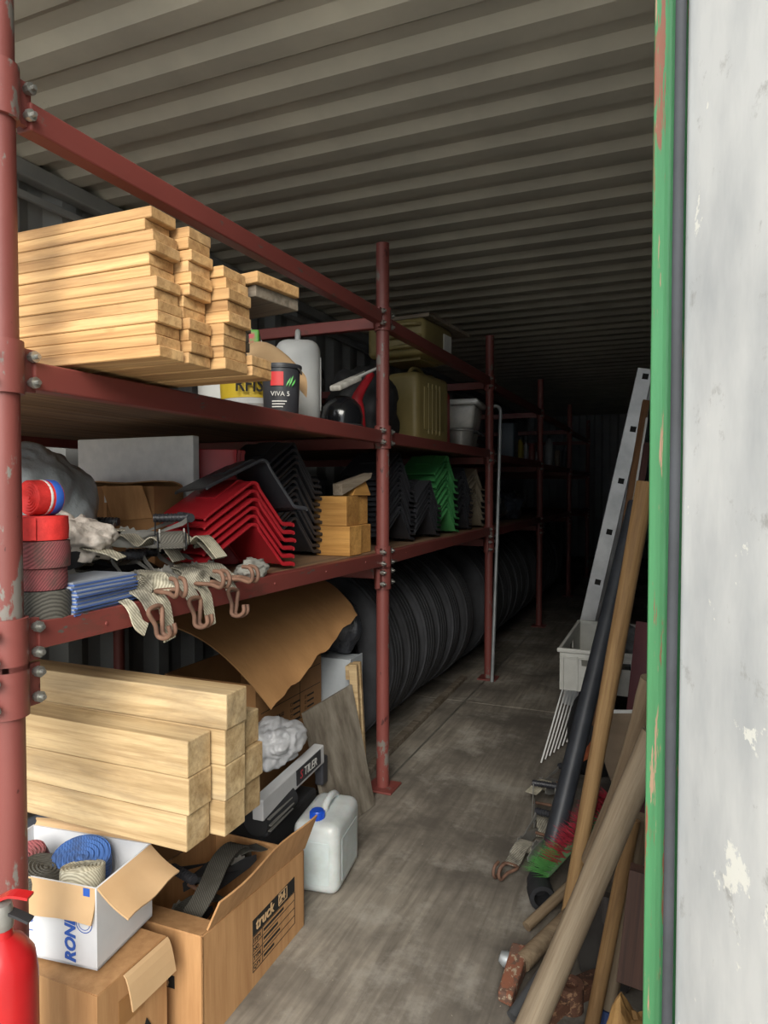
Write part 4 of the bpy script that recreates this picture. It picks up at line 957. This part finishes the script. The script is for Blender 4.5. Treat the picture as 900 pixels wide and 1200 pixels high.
# tyres
def tyre_me(Rr=.405, w=.2):
    mb = MB()
    s = [(Rr*.60, -w*.36), (Rr*.66, -w*.47), (Rr*.80, -w*.5), (Rr*.92, -w*.46), (Rr*.965, -w*.42), (Rr*.985, -w*.36)]
    for x in (-.24, -.08, .08, .24): s += [(Rr, w*(x-.065)), (Rr, w*(x+.055)), (Rr*.975, w*(x+.065)), (Rr*.975, w*(x+.085))]
    s = s[:-1]+[(Rr*.985, w*.36), (Rr*.965, w*.42), (Rr*.92, w*.46), (Rr*.80, w*.5), (Rr*.66, w*.47), (Rr*.60, w*.36), (Rr*.62, w*.3), (Rr*.66, 0), (Rr*.62, -w*.3)]
    mb.lathe(s, 56, closed=True)
    for r in (.70, .76, .86): mb.tube([(math.cos(a)*Rr*r, math.sin(a)*Rr*r, -w*.5) for a in [2*PI*k/56 for k in range(56)]], .003, 4, loop=True)
    return mb.mesh('tyre', m_rubber, smooth=35)
ty = tyre_me()
for bay, y0, n in (('second', 2.62, 6), ('third', 4.16, 7), ('fourth', 5.88, 7)):
    for k in range(n):
        on = ['first tyre after the rack post', 'second tyre', 'third tyre', 'fourth tyre', 'fifth tyre', 'sixth tyre', 'last tyre'][k if k < n-1 else 6]
        o = link(ty, 'tyre', None, (-1.43+uni(-.015, .015), y0+.212*k, .406), (PI/2, uni(0, 6), R(uni(-.6, .6)))); tag(o, 'black truck tyre standing upright, %s in the %s rack bay' % (on, bay), 'tyre', 'tyres standing in a row')
o = MB().box((0, 0, .012), (.035, 1.5, .024)).build('floor_batten', m_wgrey, loc=(-1.1, 3.14, 0), rot=(0, 0, R(1)), bevel=.002); tag(o, 'thin batten lying on the floor along the tyre row', 'batten')
o = MB().box((0, 0, .016), (.06, .10, .032)).build('wood_block', m_wgrey, loc=(-1.43, 2.62, .812), bevel=.002); tag(o, 'small wooden block lying on top of the first tyre', 'wood block')

# ================================================================ along the right wall
def pole(name, label, cat, pts, r, mat, n=12, group=None):
    o = MB().tube(spline(pts, 5), r, n).build(name, mat, smooth=50); return tag(o, label, cat, group)
def L2(a, b_, ra, rb, bend=(0, 0, 0), m=11):
    a, b_ = Vector(a), Vector(b_); bd = Vector(bend)
    return [a.lerp(b_, i/(m-1))+bd*math.sin(PI*i/(m-1)) for i in range(m)], [ra+(rb-ra)*i/(m-1) for i in range(m)]
def rod(name, label, cat, a, b_, ra, rb, mat, bend=(0, 0, 0), n=12, group=None, knob=0):
    p, r = L2(a, b_, ra, rb, bend)
    if knob: r = [q*(1+uni(-knob, knob)) for q in r]
    # local z along the rod so the grain follows it
    a, b_ = Vector(a), Vector(b_); d = b_-a; M = Matrix.Translation(a) @ d.to_track_quat('X', 'Z').to_matrix().to_4x4(); Mi = M.inverted()
    o = MB().tube([Mi @ q for q in p], r, n).build(name, mat, smooth=50); o.matrix_world = M; return tag(o, label, cat, group)
m_pole = wood('handle_wood', '#a58458', '#7c5d3a', 0, .08, fine=30); m_log = wood('grey_log', '#a0917a', '#7a6b57', 0, .06, fine=24); m_hand = wood('dull_handle', '#93826a', '#6f5f4b', 0, .08, fine=30)
# ladder: leans on the right wall behind the crate
LY = 3.62
tp, bt = P(757, 432, y=LY), P(690, 722, y=LY)
d = (tp-bt).normalized(); bt = bt-d*(bt.z/d.z-.002)
lad = thing('ladder', 'aluminium ladder leaning against the wall behind the white crate', 'ladder', bt)
Lh = (tp-bt).length
yl = Vector((0, 1, 0)); xl = yl.cross(d).normalized()
Ml = Matrix(((xl.x, 0, d.x, 0), (xl.y, 1, d.y, 0), (xl.z, 0, d.z, 0), (0, 0, 0, 1)))
for k, y in enumerate((0, .38)):
    mb = MB(); mb.box((0, y, Lh/2), (.075, .022, Lh), Ml); mb.build('rail', m_alu, lad, bevel=.003)
for k in range(7):
    z = .14+k*.262
    MB().box((0, .19, z), (.026, .36, .026), Ml).build('rung', m_alu, lad, bevel=.004)
    MB().box((.006, -.0115, z), (.028, .002, .028), Ml).build('rung_socket', m_ink, lad)
# crate on dark sacks
cy, cz = 2.72, .395
CX0 = P(656, 759, y=cy).x
zr = P(656, 759, y=cy).z; ch = .165; cz = zr-ch
cw, cd = .335, .62
t_ = thing('bread_crate', 'white plastic crate with hand holes standing on dark sacks', 'crate', (CX0+cw/2, cy+cd/2, cz))
m_cr = simple('dirty_white_plastic', '#c2c2bb', '#a5a49c', 7, .5, bm=.1, bs=20)
MB().box((0, 0, .004), (cw-.012, cd-.012, .008)).build('base', m_cr, t_)
def holed(w, h, holes, T, name):
    mb = MB(); xs_ = sorted({-w/2, w/2, *[a for q in holes for a in q[:2]]}); zs_ = sorted({0, h, *[a for q in holes for a in q[2:]]})
    for i in range(len(xs_)-1):
        for j in range(len(zs_)-1):
            cx_, cz_ = (xs_[i]+xs_[i+1])/2, (zs_[j]+zs_[j+1])/2
            if any(a < cx_ < b_ and e < cz_ < f_ for a, b_, e, f_ in holes): continue
            mb.box((cx_, 0, cz_), (xs_[i+1]-xs_[i], .005, zs_[j+1]-zs_[j]), T)
    mb.build(name, m_cr, t_)
hs = [(-.085, -.05, .1, .128), (-.025, .01, .1, .128), (.06, .095, .1, .128)]
holed(cw, ch-.012, hs, TR((0, -cd/2+.004, 0)), 'front_panel'); holed(cw, ch-.012, hs, TR((0, cd/2-.004, 0)), 'back_panel')
hs2 = [(-.05, .05, .09, .125)]
holed(cd-.016, ch-.012, hs2, TR((-cw/2+.004, 0, 0), rz=PI/2), 'side_panel'); holed(cd-.016, ch-.012, hs2, TR((cw/2-.004, 0, 0), rz=PI/2), 'side_panel')
rm = MB()
for s in (-1, 1): rm.box((0, s*(cd/2), ch-.008), (cw+.02, .014, .016)); rm.box((s*(cw/2), 0, ch-.008), (.014, cd-.014, .016))
rm.build('rim', m_cr, t_, bevel=.003)
for x in (-.155, -.1, .03, .12, .155): MB().box((x, -cd/2-.002, ch*.42), (.006, .006, ch*.8)).build('rib', m_cr, t_)
MB().box((0, -cd/2-.002, ch*.78), (cw, .005, .005)).build('rib', m_cr, t_)
o = crumple('film_bag', simple('clear_grey_film', '#8f9294', '#5d6064', 9, .25, bm=.4, bs=30, bd=.01), (.10, .2, .11), 81, .35, 2, 4, -.08, loc=(CX0+cw/2+.03, cy+cd/2, cz+.010), ridge=.8); tag(o, 'crumpled clear film filling the white crate', 'bag')
# sacks under the crate
for k, (x, y, rad, sd, lab) in enumerate(((-.26, 2.82, (.11, .14, .17), 91, 'black cloth sack under the near end of the crate'), (-.13, 3.16, (.11, .14, .17), 93, 'black cloth sack under the far end of the crate'))):
    o = crumple('sack', m_blackm, rad, sd, .14, 1.6, 4, -rad[2]*.8, loc=(x, y, 0), ridge=.4)
    h_ = max(q.co.z for q in o.data.vertices); o.scale = (1, 1, (cz-.004)/h_); tag(o, lab, 'sack')
# white cable strips leaning in front of the sacks
for k in range(7):
    a = P(634+5*k, 896-4*k, z=0)+Vector((0, 0, .008)); b_ = a+Vector((.07+.004*k, .22, .30+.01*k)); c_ = (a+b_)/2
    o = MB().ribbon(spline([a, a.lerp(b_, .3), a.lerp(b_, .75)+Vector((0, 0, .01)), b_+Vector((.0, -.02, -.01*k))], 4), (1, .2, 0), .006, .004).build('cable_strip', m_wpaper, smooth=50); tag(o, 'thin white cable strip on the black sack, %s' % ['closest to the aisle', 'second from the aisle', 'third from the aisle', 'middle one of seven', 'third from the pipe', 'second from the pipe', 'closest to the black pipe'][k], 'cable', 'white cable strips on the sack')
# ratchets on the floor edge
ratchet('black ratchet buckle with orange tape lying on the floor below the cable strips', (-.385, 2.50, .022), (R(4), R(-8), R(-115)), w_pale, False, group='ratchets on the floor by the wall')
ratchet('rusty ratchet buckle with round spool in the middle of the floor heap', (-.38, 2.29, .014), (R(-4), R(4), R(-80)), w_grey, False, group='ratchets on the floor by the wall', bar=m_rust)
ratchet('black ratchet buckle with a rusty hook lying closest to the pipe elbow', (-.375, 2.08, .014), (R(4), R(3), R(-108)), w_grey, True, group='ratchets on the floor by the wall')
o = MB().ribbon(spline([(-.345, 2.62, .10), (-.31, 2.56, .125), (-.27, 2.53, .16), (-.24, 2.56, .20)], 5), (0, .4, 1), .03, .003).build('strap', simple('orange_strap', '#b5623a', '#9a5230', 20, .8), smooth=50); tag(o, 'short orange strap end above the floor ratchets', 'strap')
# black pipe with elbow
pa, pb = P(640, 1035, z=.04), P(745, 590, y=2.9)
pa = P(641, 1018, z=.032); pb = P(745, 590, y=2.58)
o = rod('black_pipe', 'long black plastic pipe leaning on the wall over the crate', 'pipe', pa, pb, .029, .027, simple('pipe_black', '#2b2e33', '#3b3f45', 10, .45, bm=.1))
t_ = thing('pipe_elbow', 'black rubber pipe elbow lying at the foot of the black pipe', 'pipe fitting', (-.315, 1.845, 0), (0, 0, R(20)))
MB().lathe([(.022, 0), (.034, 0), (.034, .05), (.022, .05)], 20, TR((0, 0, .035), rx=R(90)), closed=True).build('socket', m_blackm, t_, smooth=40)
MB().tube([(0, 0, .033), (.0, .03, .035), (.012, .052, .04)], .029, 14).build('bend', m_blackm, t_, smooth=50)
# long strips standing behind the poles
def strip(name, label, cat, a, b_, w, th, mat, sd=(1, 0, 0), group=None):
    a, b_ = Vector(a), Vector(b_); d = b_-a; x = d.normalized(); y = Vector(sd); y = (y-x*y.dot(x)).normalized(); z = x.cross(y)
    M = Matrix(((x.x, y.x, z.x, a.x), (x.y, y.y, z.y, a.y), (x.z, y.z, z.z, a.z), (0, 0, 0, 1)))
    o = MB().box((d.length/2, 0, 0), (d.length, w, th)).build(name, mat, bevel=.001); o.matrix_world = M; return tag(o, label, cat, group)
strip('wood_strip', 'long brown timber strip with pale edges leaning beside the ladder', 'wood strip', P(694, 850, y=2.53), P(757, 470, y=3.2), .028, .02, m_brown, (1, .3, 0)).location.z += 0
strip('wood_strip', 'thin white edged lath leaning right of the brown timber strip', 'wood strip', P(699, 860, y=2.47), P(758, 490, y=3.05), .008, .012, m_wpaper, (1, .3, 0))
strip('angle_bar', 'dark reddish steel bar leaning between the lath and the wooden pole', 'bar', P(712, 850, y=2.40), P(758, 520, y=2.92), .022, .02, simple('dark_red_steel', '#54342f', '#3f2926', 8, .6), (1, .3, 0))
# wooden poles
rod('wooden_pole', 'long round stained wooden pole leaning past the crate', 'pole', P(664, 1082, z=.012), P(757, 565, y=1.86), .0185, .023, m_pole, knob=.04)
rod('grey_post', 'thick grey weathered post leaning across the tools in the front', 'post', (-.262, 1.30, .012), P(768, 860, y=1.36), .0275, .0255, m_log, (.004, 0, .006), 16, knob=.03)
rod('grey_branch', 'crooked grey pole leaning behind the thick weathered post', 'pole', P(692, 1010, y=1.60), P(762, 795, y=1.50), .022, .020, m_hand, (.012, 0, 0), knob=.06)
rod('tool_handle', 'round wooden tool handle lying slanted with its end toward the aisle', 'handle', P(617, 1086, z=.018), P(705, 1003, y=1.95), .013, .014, m_hand)
# pickaxe-like hammer
ha, hb = P(612, 1128, z=.035), P(690, 1050, y=1.76)
t_ = thing('hammer', 'hammer with a flaking orange head and grey wooden handle on the floor', 'hammer', ha)
p, r = L2((0, 0, 0), hb-ha, .021, .017); MB().tube(p, r, 12).build('handle', m_hand, t_, smooth=50)
dd = (hb-ha).normalized()
hm = painted('orange_flaking', '#85523a', '#5e4538', '#9a8a74', .52, 30, .8, '#6b4434')
MB().hexa([(-.034, -.10, -.030), (.0, -.11, -.030), (.012, .035, -.022), (-.03, .035, -.022), (-.034, -.10, -.006), (.0, -.11, -.006), (.012, .03, .024), (-.03, .03, .024)]).build('head', hm, t_, bevel=.005)
MB().lathe([(0, -.008), (.016, -.008), (.018, .01), (.012, .022), (0, .025)], 14, TR((-.03, .0, -.004), ry=R(-75))).build('peen', m_zinc, t_, smooth=40)
rod('dark_bar', 'dark grey bar lying under the hammer and the thick post', 'bar', P(600, 1192, z=.014), P(690, 1065, y=1.66), .013, .013, simple('dark_grey_bar', '#4b4c4d', '#3a3b3c', 9, .6))
rod('tool_handle', 'straight pale tool handle standing between the thick post and the brown board', 'handle', P(692, 1210, z=.02), P(742, 960, y=1.46), .0145, .0145, m_pole)
rod('tool_handle', 'grey tool handle with a blue end standing next to the dark brown board', 'handle', P(712, 1180, y=1.44), P(752, 955, y=1.5), .017, .019, m_hand)
rod('paint_end', 'blue painted socket at the foot of the grey tool handle', 'socket', P(710, 1198, y=1.437), P(712, 1181, y=1.44), .019, .018, simple('blue_socket', '#3a4f7e', '#2f426c', 9, .6))
# broom: green back, red bristles
ga, gb = P(650, 1030, z=.055), P(728, 945, y=1.90)
d = (gb-ga); t_ = thing('broom_head', 'broom head with green and red bristles lying among the tools', 'broom', ga)
Mb = d.to_track_quat('X', 'Z').to_matrix().to_4x4()
MB().box((d.length/2, .0, .03), (d.length, .045, .022), Mb).build('back', simple('green_wood', '#4d6b45', '#3c5638', 7, .7), t_, bevel=.004)
for nm, c1, c2, lo, hi in (('red_bristles', '#b53545', '#962838', .16, 1.0), ('green_bristles', '#5fa056', '#4a8846', 0, .3)):
    br = MB(); rr = random.Random(5)
    for k in range(420 if lo else 240):
        a = rr.uniform(lo, hi)*d.length if lo else rr.choice((rr.uniform(0, .16), rr.uniform(.1, .3)))*d.length
        y0 = rr.uniform(-.02, .02); b0 = Vector((a, y0, .02)); b1 = b0+Vector((rr.uniform(-.016, .016)-(.012 if not lo else 0), -.02+rr.uniform(-.03, .018), rr.uniform(.035, .08)))
        br.add([Mb @ (b0+Vector((-.002, 0, 0))), Mb @ (b0+Vector((.002, 0, 0))), Mb @ (b0+Vector((0, .002, 0))), Mb @ b1], [(0, 1, 3), (1, 2, 3), (2, 0, 3), (0, 2, 1)])
    o = br.build(nm, simple(nm, c1, c2, 60, .6), t_); o['kind'] = 'stuff'
# shovel blade
t_ = thing('shovel', 'worn beige shovel blade with a white edge behind the wooden pole', 'shovel', P(735, 930, y=2.16))
sc = Vector(t_.location)
def sh(p, q):
    u = 700+60*p; v_ = 835+95*q; u += (q*q)*22*(1-p)
    w = P(u, v_, y=2.16+.10*q*0+.03*math.cos((p-.5)*2)-.05*(1-q)); return w-sc
MB().grid(lambda p, q: sh(p, q), 12, 12, .004).build('blade', simple('worn_beige', '#8f7d68', '#776652', 8, .6), t_, smooth=50)
MB().tube([sh(i/10, -.01) for i in range(11)], .006, 6).build('blade_edge', m_wpaper, t_, smooth=50)
# red steel sheet, brown board, split log
strip('red_sheet', 'dull red steel sheet leaning on the wall behind the poles', 'sheet', P(735, 985, y=2.36), P(762, 730, y=2.56), .095, .006, simple('dull_red', '#6a2a2c', '#562125', 6, .55), (1, -.2, 0))
strip('brown_board', 'dark brown short board standing on edge next to the green post', 'board', P(742, 1150, y=1.22), P(757, 1020, y=1.26), .052, .05, wood('dark_brown_wood', '#57392b', '#38241b', 0, .05), (1, 0, 0))
p0 = P(735, 1215, y=1.16)
t_ = thing('split_log', 'rough split piece of yellow firewood on the floor beside the green post', 'log', (p0.x, 1.19, 0))
o = crumple('log_body', wood('firewood', '#c29a5e', '#94703f', 2, .05, fine=30), (.05, .055, .12), 101, .3, 2.4, 4, -.10, t_, ridge=.9, smooth=30)
k = (p0.z+.045)/max(q.co.z for q in o.data.vertices); o.scale = (1, 1, k)
# rusty mattock head and dark spade blade under the handles
m_rusty2 = painted('deep_rust', '#6b4532', '#4a3328', '#8a6a50', .52, 26, .85, '#563a2c')
c0 = P(668, 1165, y=1.43); t_ = thing('mattock', 'rusty brown mattock head lying under the thick weathered post', 'mattock', (c0.x, 1.43, 0), (0, 0, R(62)))
arc = [Vector((-.13+.26*i/10, 0, .035+.03*math.sin(PI*i/10))) for i in range(11)]
MB().ribbon(arc, (0, 1, 0), [.014+.0045*i for i in range(11)], .026).build('head', m_rusty2, t_, bevel=.002)
MB().lathe([(.017, -.026), (.028, -.026), (.028, .026), (.017, .026)], 16, TR((0, 0, .066)), closed=True).build('eye', m_rusty2, t_, smooth=40)
c0 = P(690, 1165, y=1.42); t_ = thing('spade', 'dark grey steel spade blade standing behind the pale tool handle', 'spade', (c0.x+.03, 1.56, 0), (R(-8), 0, R(12)))
MB().grid(lambda p, q: (.13*(p-.5)*(1 if q > .25 else .55+1.8*q), .018*math.cos((p-.5)*3), .004+.17*q), 10, 10, .004).build('blade', simple('spade_steel', '#4a4743', '#352f2b', 9, .6, .3), t_, smooth=50)
MB().tube([(0, .016, .14), (0, .018, .20)], [.014, .016], 12).build('socket', simple('spade_steel', '#4a4743'), t_, smooth=50)
